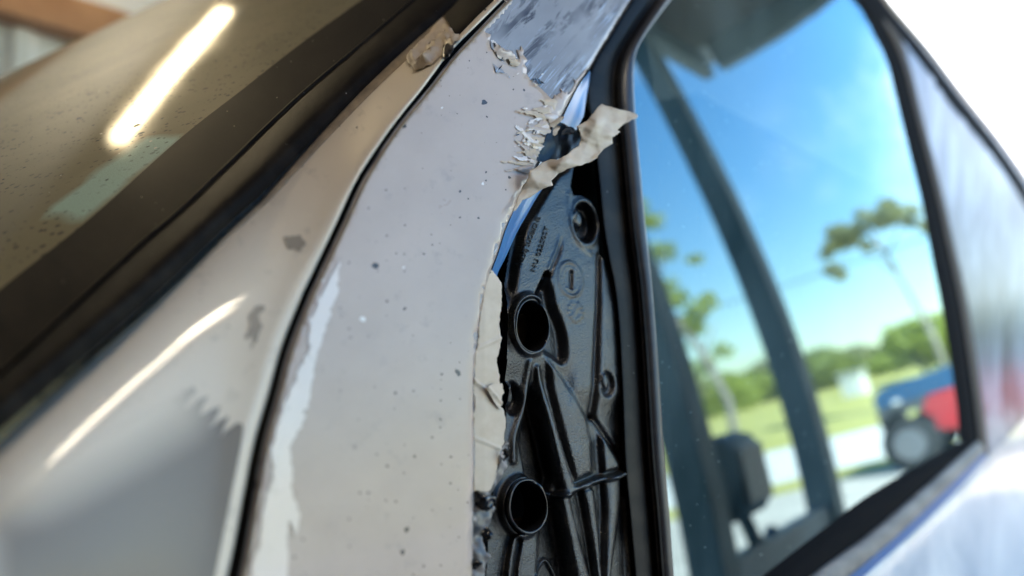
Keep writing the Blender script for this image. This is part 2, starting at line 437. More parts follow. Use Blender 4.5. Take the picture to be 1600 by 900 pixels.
def windshield_mat():
    t = NT('dusty_windshield_glass'); v = t.uv()
    dust = t.mix(t.step(t.noise(v, 6, 6, .6, .8), .3, .7), (.15, .128, .066), (.21, .178, .10))
    wipe = t.step(t.noise(t.map(v, (1, .35, 1), (0, 0, .8)), 9, 4), .5, .75)
    dust = t.mix(t.math('MULTIPLY', wipe, .45), dust, (.06, .054, .036))
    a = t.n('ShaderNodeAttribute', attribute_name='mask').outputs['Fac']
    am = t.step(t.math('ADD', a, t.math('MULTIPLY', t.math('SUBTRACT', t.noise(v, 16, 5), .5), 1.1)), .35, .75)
    dust = t.mix(t.math('MULTIPLY', am, .85), dust, (.30, .46, .37))  # teal patch: a sky reflection painted into the base colour
    fine = t.step(t.noise(v, 1100, 3, .7), .5, .68)
    dust = t.mix(t.math('MULTIPLY', fine, .45), dust, (.09, .075, .05))
    d1 = t.specks(v, 60, .15, .25); d2 = t.specks(v, 240, .42, .35)
    near = t.step(t.noise(v, 4, 2), .3, .5)
    dust = t.mix(t.math('MAXIMUM', d1, t.math('MULTIPLY', d2, near)), dust, (.012, .011, .009))
    dust = t.mix(t.specks(v, 80, .07, .06), dust, (.6, .56, .45))
    cr = t.math('ADD', .03, t.math('MULTIPLY', t.noise(v, 14, 4), .075))
    return t.done(t.pbr(base=dust, rough=.6, spec=.2, coat=t.math('MULTIPLY', .36, t.math('SUBTRACT', 1.0, t.math('MAXIMUM', d1, t.math('MULTIPLY', d2, near)))), coat_rough=cr, normal=t.bump(t.noise(v, 240, 3), .05, .001)))
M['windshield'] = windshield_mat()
def frit_mat():
    t = NT('black_glass_border'); v = t.uv()
    b = t.mix(t.math('MULTIPLY', t.step(t.noise(v, 8, 6, .65), .3, .75), .6), (.008, .007, .006), (.038, .030, .021))
    b = t.mix(t.specks(v, 90, .08, .05), b, (.25, .22, .17))
    return t.done(t.pbr(base=b, rough=.7, spec=.1, coat=.04, coat_rough=.25))
M['frit'] = frit_mat()

def window_mat():
    t = NT('tinted_window_glass'); v = t.uv()
    fr = t.n('ShaderNodeFresnel', {'IOR': 2.6}).outputs[0]
    gl = t.n('ShaderNodeBsdfGlossy', {'Color': (.72, .96, 1.0), 'Roughness': .0})
    tr = t.n('ShaderNodeBsdfTransparent', {'Color': (.13, .19, .20)})
    m1 = t.n('ShaderNodeMixShader', {0: fr, 1: tr, 2: gl})
    dust = t.n('ShaderNodeBsdfDiffuse', {'Color': (.30, .44, .48)})
    haze = t.math('MULTIPLY', t.step(t.noise(t.map(v, (1, .3, 1)), 10, 6, .6), .3, .8), .14)
    sp = t.math('MULTIPLY', t.specks(v, 90, .09, .16), .5)
    return t.done(t.n('ShaderNodeMixShader', {0: t.math('ADD', haze, sp), 1: m1, 2: dust}).outputs[0])
M['window'] = window_mat()

def body_paint():
    t = NT('silver_blue_car_paint'); v = t.uv()
    st = t.noise(t.map(v, (1, .16, 1), (0, 0, rad(-12))), 34, 5, .6, .5)
    base = t.mix(t.step(st, .42, .62), (.022, .045, .09), (.20, .25, .33))  # silver-blue paint, pale streaks painted in for streaky sky reflections
    return t.done(t.pbr(base=base, metal=0., spec=.05, rough=.32, coat=.0, coat_rough=.08, normal=t.bump(st, .1, .004)))
M['body'] = body_paint()
M['chrome'] = mottled('dull_trim_metal', (.13, .12, .11), (.26, .24, .22), 30, .5, 'uv', spec=.08)
M['blue_trim'] = plain('blue_trim', (.008, .075, .24), .4, 0., spec=.12)
M['dark_metal'] = mottled('dark_steel_paint', (.016, .065, .085), (.03, .085, .105), 4, .5)
M['cabin'] = plain('dark_cabin_trim', (.03, .033, .035), .8)
M['seat'] = mottled('grey_seat_cloth', (.06, .065, .07), (.09, .095, .1), 20, .9)
M['wall_metal'] = mottled('white_sheet_metal', (.62, .63, .65), (.72, .73, .75), 2, .45)
M['wood'] = mottled('brown_timber', (.22, .11, .06), (.34, .19, .11), 6, .7)
M['ceiling'] = mottled('pale_ceiling_board', (.075, .054, .036), (.11, .08, .054), 1.5, .8)
M['roof_metal'] = mottled('galvanised_roof_sheet', (.38, .38, .38), (.5, .5, .5), 3, .5)
M['lamp_body'] = plain('white_lamp_housing', (.75, .75, .73), .4)
t_ = NT('glowing_lamp_diffuser'); M['lamp'] = t_.done(t_.n('ShaderNodeEmission', {'Color': (1.0, .80, .48), 'Strength': 9.0}).outputs[0])
t_ = NT('bright_lamp_diffuser'); M['lamp_bright'] = t_.done(t_.n('ShaderNodeEmission', {'Color': (1.0, .87, .66), 'Strength': 40.0}).outputs[0])
M['grass'] = mottled('dry_lawn', (.31, .30, .06), (.47, .42, .14), .9, .9, bump=.3, bscale=8)
M['road'] = mottled('pale_road', (.58, .55, .51), (.66, .63, .58), 1.2, .85)
M['concrete'] = mottled('pale_concrete_yard', (.40, .36, .31), (.52, .47, .41), 1.6, .85)
M['slab'] = mottled('grey_workshop_slab', (.22, .21, .2), (.3, .29, .27), 2, .7)

# ================================================================== the setting
bm = bmesh.new(); bmesh.ops.create_grid(bm, x_segments=60, y_segments=60, size=400)
ground = structure(bm_obj('ground', bm, M['concrete']))
def ground_sheet(name, pts, z, mat):
    bm = bmesh.new(); bm.faces.new([bm.verts.new((x, y, z)) for x, y in pts]); bm.normal_update()
    for f in bm.faces:
        if f.normal.z < 0: f.normal_flip()
    return structure(bm_obj(name, bm, mat))
# the road runs past the yard; lawn beyond it
A0 = np.array([-10.6, 3.3]); RD = unit(np.array([-4.5, -4.9])); RN = np.array([RD[1], -RD[0]]);
if RN[0] > 0: RN = -RN
def along(a, b): return tuple(A0 + RD * a + RN * b)
ground_sheet('verge', [along(-120, -.9), along(120, -.9), along(120, .4), along(-120, .4)], .004, M['grass'])
ground_sheet('road', [along(-150, .4), along(150, .4), along(150, 8.6), along(-150, 8.6)], .008, M['road'])
LAWN = [(8.6, .012), (16, .25), (30, 1.0), (50, 2.1), (75, 3.0), (170, 4.0)]
bm = bmesh.new(); rows_ = [[bm.verts.new((*along(s, b), z)) for s in np.linspace(-200, 200, 40)] for b, z in LAWN]
for r0_, r1_ in zip(rows_[:-1], rows_[1:]):
    for i in range(39): bm.faces.new((r0_[i], r0_[i + 1], r1_[i + 1], r1_[i]))
bmesh.ops.recalc_face_normals(bm, faces=bm.faces[:]); structure(bm_obj('lawn', bm, M['grass'], None, True))
def lawn_z(x, y):
    b = float((np.array([x, y]) - A0) @ RN); return float(np.interp(b, [0] + [q[0] for q in LAWN], [0] + [q[1] for q in LAWN])) - .05 * (b > 8.6)
ground_sheet('workshop_floor', [(-3.5, -2.85), (3.2, -2.85), (3.2, .9), (-3.5, .9)], .006, M['slab'])

# ================================================================== the car
car = thing('car', 'grey car with torn film, no door mirror and an exposed black mirror bracket', 'car', (0, 0, 0))
pillar_part = lambda name: None

TE = spl([(-130, 775), (-60, 722), (0, 668), (125, 560), (250, 450), (360, 345), (415, 295), (500, 205), (600, 105), (690, 25), (735, -18), (790, -70)])
FI = spl([(-150, 590), (-80, 525), (10, 448), (140, 345), (280, 220), (375, 145), (470, 70), (560, 5), (620, -40), (680, -90)])
ML = spl([(-150, 725), (-60, 640), (60, 530), (215, 385), (290, 320), (450, 165), (550, 80), (645, 0), (690, -40), (740, -85)])
SL = spl([(300, 1060), (325, 1000), (342, 950), (356, 900), (367, 850), (382, 770), (398, 690), (418, 620), (440, 540), (470, 462), (480, 440), (522, 350), (558, 275), (606, 200), (660, 132), (692, 90), (716, 63), (780, 0), (830, -50)])
SR = np.array([3.5, 1.8]) + spl([(318, 1060), (343, 1000), (359, 950), (372, 900), (382, 850), (395, 770), (410, 690), (429, 620), (450, 540), (480, 462), (490, 440), (532, 350), (567, 275), (615, 200), (670, 132), (702, 90), (727, 63), (787, 0), (838, -50)])

# --- windshield in the curved sheet it is cut from
ss = np.linspace(0, 1.04, 90); tt = np.linspace(-.75, 1.05, 110)
V = []; 
for t in tt:
    ph = PH0 - ss / RW
    x = CC[0] + RW * np.cos(ph); y = CC[1] + RW * np.sin(ph)
    V.append(np.stack([x + PD[0] * t, y + PD[1] * t, np.full_like(x, P0[2] + PD[2] * t)], -1))
V = np.array(V); n_s = len(ss); flat = V.reshape(-1, 3)
faces = [(i * n_s + j, i * n_s + j + 1, (i + 1) * n_s + j + 1, (i + 1) * n_s + j) for i in range(len(tt) - 1) for j in range(n_s - 1)]
dd = flat - CAM; zz = np.maximum(dd @ FV, 1e-3); ppx = 800 + FPX * (dd @ RV) / zz; ppy = 450 - FPX * (dd @ UV_) / zz
sky_refl_poly = np.array([(80, 340), (95, 310), (130, 285), (165, 250), (215, 225), (262, 208), (282, 216), (225, 270), (160, 325), (110, 362)])  # outline of the sky reflection painted teal on the glass
sky_refl = np.where((dd @ FV) > .05, np.clip(.5 + sdf(ppx, ppy, sky_refl_poly) / 16., 0, 1), 0)
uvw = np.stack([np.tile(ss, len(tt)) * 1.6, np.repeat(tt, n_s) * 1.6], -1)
ws = mesh_obj('windshield', flat, faces, M['windshield'], car, uv=uvw, attr=sky_refl)
solid(ws, .005)
if True:
    me = ws.data
    if me.polygons[len(me.polygons) // 2].normal.dot(Vector(CAM) - me.polygons[len(me.polygons) // 2].center) < 0: me.flip_normals()
frit = strip('black_glass_border', FI, ML, [(0, .0005), (.3, .0006), (.7, .0006), (1, .0006)], wind, M['frit'], car)
frit.parent = ws
# --- rubber seal along the windshield edge
strip('windshield_seal', ML, TE, _ps([(-.02, -.001), (0.0, .0022), (.035, .0026), (.06, .0012), (.11, .0012), (.16, .0022), (.38, .0050), (.62, .0062), (.80, .0048), (.93, .0005), (1.0, -.003)], 5), lambda a, b: (lambda P, n: (P, unit(n * .2 + unit(CAM - P) * .8)))(*wind(a, b)), M['dusty_rubber'], car)

# --- left panel between windshield and door gap
tsurf = wind
ctrl = []
for p in resample(TE, 11): 
    P_, n_ = wind(p[0], p[1]); ctrl.append((p[0], p[1], (P_ - CAM) @ FV + .004))
for p in resample(SL, 12):
    P_, n_ = side_raw(p[0], p[1]); ctrl.append((p[0], p[1], (P_ - CAM) @ FV))
for p in [(0, 900), (150, 900), (-120, 950), (60, 1040), (200, 1040)]:
    P_, n_ = side_raw(*p, -.001); ctrl.append((*p, (P_ - CAM) @ FV))
fsurf_n = tps(ctrl)
def fsurf(px, py):
    P, n = fsurf_n(px, py); return P, unit(n * .25 + unit(CAM - P) * .75)
fender_poly = np.vstack([TE, SL[::-1], [(150, 1060), (-130, 1060)]])
def fender_off(px, py):
    o = np.zeros(np.shape(px))
    for e, wd, dp in [(SL, np.interp(py, [150, 500], [14, 24]), np.interp(py, [120, 520], [.0006, .0034])), (TE, np.interp(py, [150, 550], [50, 130]), np.interp(py, [150, 550], [.003, .014]))]:
        u = np.clip(1 - seg_dist(px, py, e) / wd, 0, 1); o = o - dp * (1 - np.sqrt(np.maximum(0, 1 - u * u * .995)))
    return o
fender = patch('fender_panel', fender_poly, fsurf, M['fender_film'], car, 7, 5, rounds=[(SL, 24, 0.), (TE, 40, 0.)], offf=fender_off, thick=.0008)
# tan dirt along the seal
strip('edge_sealant', TE + np.array([-3, -3]), TE + np.array([11, 10]), _ps([(0, .0006), (.2, .0012), (.5, .0016), (.85, .0010), (1, .0002)], 3), lambda a, b: (lambda P, n: (P + n * fender_off(a, b)[:, None], n))(*fsurf(a, b)), M['tan'], car)
# worn lower area of the left panel, ragged where it ends
top = jag(np.array([(-60, 790), (60, 740), (150, 692), (215, 655), (262, 630), (288, 612), (302, 604), (306, 610), (294, 628), (288, 640), (312, 624), (325, 620), (318, 634), (308, 652), (334, 638), (344, 634), (338, 648), (327, 668), (350, 652), (360, 649), (352, 664), (345, 682), (364, 664), (376, 658), (380, 672)], float), 1.3, 2.2, 3)
worn = np.vstack([top, [(376, 700), (362, 770), (346, 850), (330, 930), (300, 1040), (-60, 1040)]])
tl = spl([(-60, 1040), (-60, 790), (60, 740), (150, 692), (215, 655), (262, 628)], 8)
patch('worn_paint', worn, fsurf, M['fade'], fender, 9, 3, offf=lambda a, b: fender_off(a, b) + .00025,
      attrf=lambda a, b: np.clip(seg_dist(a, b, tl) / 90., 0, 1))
for k, pl in enumerate([[(388, 492), (398, 478), (412, 480), (404, 494), (410, 506), (400, 530), (392, 548), (396, 520), (384, 528), (390, 508)],
                        [(444, 372), (468, 368), (480, 382), (470, 392), (452, 388)]]):
    patch('scuff_mark', jag(np.array(pl, float), 1.6, 2, 20 + k, True), fsurf, M['fade'], fender, 4, 2, offf=lambda a, b: fender_off(a, b) + .00022, attrf=lambda a, b: np.ones(np.shape(a)) * .8)

# black end cap and lumpy film where the pillar trim was cut, at the top of the left panel
tsurf_up = lambda a, b: (lambda P, n: (P + n * fender_off(a, b)[:, None], n))(*fsurf(a, b))
capA = spl([(690, 18), (718, -8), (752, -40), (800, -90)], 5); capB = spl([(714, 58), (745, 26), (778, -6), (826, -56)], 5)
strip('pillar_trim', capA, capB, _ps([(-.06, -.004), (0, .001), (.2, .0035), (.5, .0050), (.8, .0042), (.97, .0015), (1.02, -.002)], 5), tsurf_up, M['dusty_rubber'], car, 60)
lump = np.array([(634, 84), (655, 62), (676, 40), (690, 25), (699, 33), (712, 44), (717, 52), (718, 60), (712, 70), (706, 74), (696, 70), (690, 84), (672, 104), (650, 112), (640, 100)], float)
patch('bunched_film', jag(lump, 1.2, 2, 5, True), fsurf, M['torn_film'], car, 2.6, 2, offf=lambda a, b: fender_off(a, b) + .0008 + np.clip(sdf(a, b, lump) / 9, 0, 1) * (.0020 + .0034 * np.abs(fbm((a * .6 + b * .8) / 5.5, (a * .8 - b * .6) / 15., 3, 3)) - .0004))
clip_ = np.array([(693, 72), (700, 66), (708, 70), (709, 78), (702, 88), (694, 94), (690, 88)], float)
patch('trim_clip', clip_, fsurf, M['plastic_rim'], car, 2, 1.5, offf=lambda a, b: fender_off(a, b) + .003 * np.clip(sdf(a, b, clip_) / 5, 0, 1) ** .5)

# --- dark gap beside the door
gap_s = spl([(900, 0), (900, 1)], 9)
patch('door_gap', np.vstack([SL + np.array([-5, -3]), (SR + np.array([24, 12]))[::-1]]), side_cam(-.010), M['void'], car, 20, 8)

# --- the door: bare painted metal below, grey film on top of it
door = bpy.data.objects.new('front_door', None); link(door, car)
DR = spl([(838, 268), (820, 298), (806, 326), (792, 358), (780, 395), (769, 425), (757, 470), (749, 520), (744, 580), (743, 650), (744, 700), (743, 760), (742, 800), (741, 860), (740, 920), (738, 1060)])
EDGE = spl([(1060, -90), (1000, -15), (985, 5), (955, 55), (925, 105), (905, 135), (882, 182), (862, 222), (838, 268)])
sub_poly = np.vstack([SR, EDGE, DR[1:]])
sub_round = [(EDGE, 13, .003), (DR, 9, .002), (SR, 6, .0007)]
def sub_off(px, py):
    o = np.zeros(np.shape(px))
    for e, wd, dp in sub_round:
        u = np.clip(1 - seg_dist(px, py, e) / wd, 0, 1); o = o - dp * (1 - np.sqrt(np.maximum(0, 1 - u * u * .995)))
    return o
skin = patch('door_skin', sub_poly, side(0), M['substrate'], door, 14, 4, rounds=sub_round, thick=.0006)
jagline = np.vstack([jag([(787, 0), (792, 4)], .5, 2, 1),
    [(800, 1), (797, 8), (793, 9), (791, 15), (787, 16), (786, 22), (781, 23), (779, 29), (774, 30), (772, 36), (767, 38), (765, 43), (759, 45), (756, 51), (766, 55), (764, 62), (766, 72), (773, 79), (781, 82), (784, 75), (790, 80), (797, 87), (806, 94), (811, 92), (808, 84), (806, 78), (812, 80), (813, 72), (817, 80), (816, 86), (823, 95), (818, 100), (822, 108), (821, 116), (828, 126), (834, 131), (840, 135), (846, 141), (852, 147), (858, 153), (863, 158), (866, 148), (869, 151), (871, 147), (876, 145), (874, 138), (881, 146), (886, 143), (885, 149), (893, 142), (899, 131), (897, 126), (894, 123), (900, 127), (906, 120), (912, 113), (918, 107)]])
right_film = np.array([(914, 120), (903, 136), (893, 152), (886, 166), (880, 176), (873, 186), (864, 195), (857, 202), (852, 215), (847, 232), (839, 230), (830, 229), (834, 240), (838, 248), (834, 262), (826, 278), (814, 300), (802, 327)])
i_s = np.argmin(np.linalg.norm(SR - np.array([787, 0]), axis=1))
SRf = SR[:i_s + 1] + np.array([1.5, .8])
film_poly = np.vstack([SRf, jagline, right_film, (DR[DR[:, 1] > 330] - np.array([.6, 0]))])
film = patch('door_film', film_poly, side(0), M['door_film'], door, 11, 2.5, offf=lambda a, b: sub_off(a, b) + .0005, thick=.0003)
# tan dirt line along the front edge of the door
strip('edge_sealant', SR + np.array([1, 0.5]), SR + np.array([5, 2.6]), _ps([(.1, .0002), (.3, .0009), (.6, .0011), (.9, .0008), (1.1, .0001)], 3), lambda a, b: (lambda P, n: (P + n * sub_off(a, b)[:, None], n))(*side_raw(a, b)), M['tan'], door)
# pale scraped strip down the front of the door
pale = np.vstack([jag(spl([(527, 411), (525, 450), (512, 490), (498, 540), (488, 580), (479, 620), (471, 662), (452, 695), (451, 730), (455, 760), (463, 800), (461, 832), (455, 836), (450, 812), (446, 836), (446, 880), (445, 920), (440, 1040)], 4), 2.2, 2.5, 8),
    jag(spl([(376, 1040), (388, 920), (398, 860), (408, 800), (424, 740), (424, 700), (430, 662), (446, 612), (462, 585), (478, 545), (482, 500), (496, 470), (516, 430)], 4), 2.4, 2.5, 9)])
patch('scraped_film', pale, side(0), M['light_film'], film, 10, 2.5, offf=lambda a, b: sub_off(a, b) + .0009)
# ragged scraps and blisters of film round the tear
def scrap(name, pl, mat, parent, h=.0012, amp=1.4, seed=1, wav=6., base=.0009, step=2.6, surf=None, lift=4.):
    pl = np.array(pl, float)
    return patch(name, jag(pl, amp, 1.8, seed, True), surf or side(0), mat, parent, step, 1.8,
                 offf=lambda a, b: sub_off(a, b) + base + np.clip(sdf(a, b, pl) / lift, 0, 1) * h * (.4 + 1.5 * crumple(a, b, seed, wav * 2.6, 5)))
rs_ = np.random.default_rng(91)
for k in range(22):                            # shreds of film raked back from the hole
    t_ = k / 21.; bx_, by_ = 866 - 30 * t_ - 8 * math.sin(t_ * 9), 166 + 98 * t_; L_ = rs_.uniform(14, 60); w_ = rs_.uniform(1.8, 7.0); an = rs_.normal(.15 - .3 * t_, .36)
    ex, ey = -math.cos(an), math.sin(an) * 1.0; nx, ny = -ey, ex
    pl = [(bx_ + ex * L_ * a_ + nx * w_ * b_, by_ + ey * L_ * a_ + ny * w_ * b_) for a_, b_ in [(0, -1), (.3, -1.1), (.6, -.5), (1, -.1), (.96, .15), (.55, .7), (.25, 1.1), (0, 1)]]
    scrap('film_shred', pl, [M['torn_film'], M['door_film'], M['torn_film'], M['light_film']][k % 4], film, .0005, 1.5, 300 + k, 10., base=.0008 + .00010 * (k % 5), lift=3., step=2.2)
scrap('film_scrap', [(842, 180), (856, 176), (870, 182), (872, 190), (862, 196), (850, 192)], M['light_film'], film, .002, 1.6, 33)
scrap('film_scrap', [(766, 66), (774, 70), (782, 82), (790, 78), (800, 90), (806, 98), (792, 96), (780, 92), (770, 84)], M['light_film'], film, .0016, 2, 34)
scrap('film_scrap', [(786, 92), (800, 94), (812, 100), (806, 106), (792, 102)], M['torn_film'], film, .0014, 1.6, 35)
for k, pl in enumerate([[(768, 100), (774, 104), (782, 110), (786, 116), (794, 124), (790, 116), (780, 114), (772, 116)],
                        [(836, 120), (842, 128), (848, 132), (842, 136), (836, 130)], [(774, 84), (780, 94), (786, 98), (778, 92)],
                        [(764, 64), (770, 68), (782, 80), (776, 82), (768, 76)]]):
    scrap('bare_spot', pl, M['substrate'] if k in (0, 3) else M['gloss_black'], film, .0003, 1.4, 40 + k)
rc = np.random.default_rng(77)
for k in range(26):                            # flakes and chips thrown round the tear
    cx, cy = [(838, 205), (816, 225), (846, 178), (792, 96), (830, 130)][k % 5]; cx += rc.normal(0, 11); cy += rc.normal(0, 11); th = rc.uniform(-1.2, .4); l = rc.uniform(2, 6); w_ = rc.uniform(.8, 2)
    c_, s_ = math.cos(th), math.sin(th); pl = [(cx + l * a * c_ - w_ * b * s_, cy + l * a * s_ + w_ * b * c_) for a, b in [(-1, 0), (-.2, -1), (1, -.2), (.4, 1), (-.5, .8)]]
    scrap('film_flake', pl, [M['gloss_black'], M['light_film'], M['torn_film']][k % 3], film, .0007, .3, 200 + k, base=.0012, lift=1.5)
# long dark rub mark
# --- return flange of the door edge (blue) and the dark cavity behind the bracket
E2 = np.vstack([EDGE[EDGE[:, 1] > 20], DR[1:][DR[1:, 1] < 470]])
E2 = E2[E2[:, 1] > 108]
E3 = E2 + np.stack([np.interp(E2[:, 1], [108, 128, 170, 260, 330, 420], [1, 13, 26, 24, 20, 10]), np.interp(E2[:, 1], [108, 170, 300, 420], [.5, 10, 8, 4])], -1)
strip('door_edge_flange', E2, E3, _ps([(-.05, -.0022), (.2, -.0045), (.5, -.0075), (.8, -.0095), (1.0, -.0115)], 3), side_cam(0, .95), M['blue_metal'], door, 120)
cavity = np.array([(1000, 20), (1020, 120), (1030, 300), (1040, 520), (1052, 760), (1060, 960), (1060, 1060), (700, 1060), (715, 800), (720, 560), (745, 420), (790, 300), (840, 230), (900, 120), (960, 40)], float)
patch('inner_door_panel', cavity, side_cam(-.036, .9), M['void'], door, 30, 10)

# ------------------------------------------------------------------ black mirror bracket, modelled as one moulded plate
br_poly = np.array([(884, 255), (868, 266), (848, 296), (830, 325), (816, 348), (804, 394), (796, 440), (792, 480), (792, 548), (794, 600), (796, 664), (786, 706), (776, 760), (768, 830), (764, 915),
                    (996, 915), (990, 860), (984, 800), (978, 740), (976, 690), (974, 640), (970, 580), (968, 520), (962, 475), (953, 430), (944, 404), (938, 392), (939, 365), (937, 335), (927, 312), (912, 304), (900, 304), (896, 290), (902, 256)], float)
def sm(a, b, v):
    t = np.clip((v - a) / (b - a), 0, 1); return t * t * (3 - 2 * t)
def ell(x, y, cx, cy, rx, ry, rot=0.):
    c, s = math.cos(rad(rot)), math.sin(rad(rot)); u = (x - cx) * c + (y - cy) * s; v = -(x - cx) * s + (y - cy) * c
    return np.hypot(u / rx, v / ry), np.arctan2(v / ry, u / rx)
def bracket_height(x, y):
    S = lambda pl: spl(pl, 5)
    H = np.zeros(x.shape)
    # tapering upper face dips inwards towards its tip, front border slopes away
    H -= 4. * np.clip((480 - y) / 220., 0, 1) ** 1.25
    lb = S([(884, 255), (868, 266), (848, 296), (830, 325), (816, 348), (804, 394), (796, 440), (793, 470)])
    d = seg_dist(x, y, lb); H -= np.where(y < 480, 6.0 * (1 - sm(4, 16, d)), 0) * sm(480, 440, y)
    # lower half lies deeper
    low = sm(548, 600, y) * (1 - sm(884, 905, x) * sm(660, 600, y)); H -= 3.5 * low
    # groove and outer flange
    gp = S([(938, 396), (937, 440), (935, 500), (933, 560), (931, 620), (929, 650)])
    dg, tg = seg_dist_t(x, y, gp); H -= 4.5 * np.exp(-(dg / (2.2 + 3.5 * tg)) ** 2) * sm(388, 410, y)
    # slit on the upper face and channel running into the ring
    d, t = seg_dist_t(x, y, S([(879, 364), (872, 388), (862, 412), (857, 424)])); H += 1.5 * np.exp(-((d) / 1.6) ** 2) * np.clip(t * 4, 0, 1)
    d, t = seg_dist_t(x, y, S([(882, 366), (876, 390), (866, 414), (861, 428)])); H -= 2.2 * np.exp(-(d / 2.6) ** 2) * np.clip(t * 3, 0, 1)
    d = seg_dist(x, y, S([(857, 428), (850, 444), (842, 460)])); H -= 6 * (1 - sm(2.5, 6, d))
    rec = np.array(S([(842, 446), (858, 432), (866, 446), (872, 476), (882, 500), (889, 530), (890, 560), (880, 572), (860, 560), (846, 548), (838, 500), (842, 446)]))
    H -= 6.5 * sm(-1, 13, sdf(x, y, rec))
    # stud cup at the top rear
    q, a = ell(x, y, 916, 347, 21, 37, -6); H += 1.3 * np.exp(-((q - .96) / .12) ** 2); H -= 7.5 * (1 - sm(.62, .9, q))
    H += 5.0 * np.exp(-((q - .35) / .5) ** 4) * 0
    q, a = ell(x, y, 907, 341, 8.5, 17, -8); H += 8.0 * np.sqrt(np.maximum(0, 1 - q ** 4)) * (q < 1)
    fb = S([(893, 300), (892, 322), (894, 345), (900, 366), (910, 384), (924, 396)]); d = seg_dist(x, y, fb); H += .8 * np.exp(-(d / 2.5) ** 2)
    # moulded clocks
    q, a = ell(x, y, 892, 436, 17.5, 27, -10)
    H += np.where(q < 1.12, 1.7 * np.exp(-((q - .98) / .06) ** 2) - .45 * np.exp(-((q - .88) / .06) ** 2), 0)
    H += 1.1 * ((np.sin(a * 19) > .1) & (q > .64) & (q < .80)) + .3 * ((np.sin(a * 31 + 1) > .4) & (q > .70) & (q < .78))
    d = seg_dist(x, y, np.array([(893.5, 424), (892.5, 450)])); H -= 2.4 * (1 - sm(1.2, 2.6, d)); H += 1.1 * np.exp(-((d - 3.2) / .9) ** 2)
    q, a = ell(x, y, 899, 487, 12, 17, -10); H += 1.2 * ((np.sin(a * 12) > .15) & (q > .62) & (q < 1.0)); H += .3 * ((np.sin(a * 9 + 2) > .2) & (q > .3) & (q < .5))
    H += .8 * (1 - sm(.8, 2.0, seg_dist(x, y, np.array([(894, 495), (903, 479)]))))
    # lower moulded ridges
    d, t = seg_dist_t(x, y, S([(840, 574), (846, 605), (855, 645), (866, 690), (877, 730), (888, 764)])); wd = 4 + 9 * t
    H += np.where(d < wd, (2.5 + 4.5 * np.minimum(1, t * 2)) * np.sqrt(np.maximum(0, 1 - (d / wd) ** 2)), 0)
    pb = np.array([(852, 558), (868, 572), (884, 592), (902, 622), (920, 652), (928, 690), (929, 742), (898, 757), (886, 715), (872, 660), (858, 605)], float)
    s = sdf(x, y, pb); H += 4.2 * sm(-2, 9, s) + 1.0 * sm(4, 24, s)
    pc = np.array([(936, 668), (950, 686), (964, 710), (971, 724), (971, 734), (940, 745), (937, 708)], float); H += 4.8 * sm(-1, 8, sdf(x, y, pc))
    d = seg_dist(x, y, S([(930, 650), (944, 670), (960, 694), (974, 716)])); H -= 3.2 * np.exp(-(d / 3.0) ** 2)
    d = seg_dist(x, y, S([(872, 774), (890, 767), (912, 758), (934, 750), (974, 741)])); H = np.maximum(H, np.where(d < 4.6, 2.2 + 1.4 * np.sqrt(np.maximum(0, 1 - (d / 4.6) ** 2)), -99))
    for pl, w0, w1, h in [([(882, 780), (892, 830), (903, 876), (912, 912)], 10, 14, 6.), ([(919, 770), (925, 810), (931, 860), (936, 912)], 11, 5, 5.5), ([(957, 755), (957, 800), (953, 850), (948, 912)], 15, 6, 5.5), ([(982, 780), (985, 830), (988, 912)], 4.5, 5, 2.5)]:
        d, t = seg_dist_t(x, y, S(pl)); wd = w0 + (w1 - w0) * t; H += np.where(d < wd, h * np.sqrt(np.maximum(0, 1 - (d / wd) ** 2)), 0)
    # studs
    q, a = ell(x, y, 950, 600, 12, 23, -4); H -= 4.0 * (1 - sm(.55, 1.0, q))
    q, a = ell(x, y, 946.5, 597, 6, 14.5, -4); H += 5.0 * np.sqrt(np.maximum(0, 1 - q ** 4)) * (q < 1)
    q, a = ell(x, y, 806, 622, 15, 30, -4); H -= 5.5 * (1 - sm(.5, 1.0, q))
    q, a = ell(x, y, 799.5, 617, 7.5, 19, -4); H += 7.0 * np.sqrt(np.maximum(0, 1 - q ** 4)) * (q < 1)
    # valley left of the ridges
    vp = np.array([(832, 590), (842, 620), (852, 660), (862, 700), (872, 745), (866, 770), (846, 765), (826, 745), (816, 690), (824, 640)], float); H -= 8 * sm(-2, 9, sdf(x, y, vp))
    vp = np.array([(848, 770), (872, 778), (884, 830), (894, 880), (898, 915), (842, 915), (846, 850)], float); H -= 6 * sm(-3, 10, sdf(x, y, vp))
    d, t = seg_dist_t(x, y, S([(828, 566), (824, 610), (816, 650), (806, 684), (806, 720)])); H += 2.5 * np.exp(-(d / 5.) ** 2)
    if x.size > 90000:                          # ease the moulded forms
        g = H.reshape(shp)
        for _ in range(3):
            g = np.pad(g, 1, 'edge'); g = (g[:-2] + 2 * g[1:-1] + g[2:]) / 4; g = (g[:, :-2] + 2 * g[:, 1:-1] + g[:, 2:]) / 4
        H = g.ravel()
    # screw sleeves: raised collars round deep holes
    q, a = ell(x, y, 826, 508, 32, 50, -5); H += 4.0 * np.exp(-((q - .90) / .10) ** 2) * (1 + .35 * np.cos(a + 2.2)); qi, a = ell(x, y, 828, 510, 26.5, 41, -5); H = np.where(qi < 1, -99, H)
    q, a = ell(x, y, 819, 792, 36, 50, -3); H += 3.5 * np.exp(-((q - .90) / .10) ** 2) * (1 + .35 * np.cos(a + 2.6)); qi, a = ell(x, y, 821, 791, 30, 41, -3); H = np.where(qi < 1, -99, H)
    d = seg_dist(x, y, S([(812, 846), (806, 880), (803, 912)])); H += 3.5 * (1 - sm(9, 13, d)) - 2.4 * (1 - sm(3, 6, d))
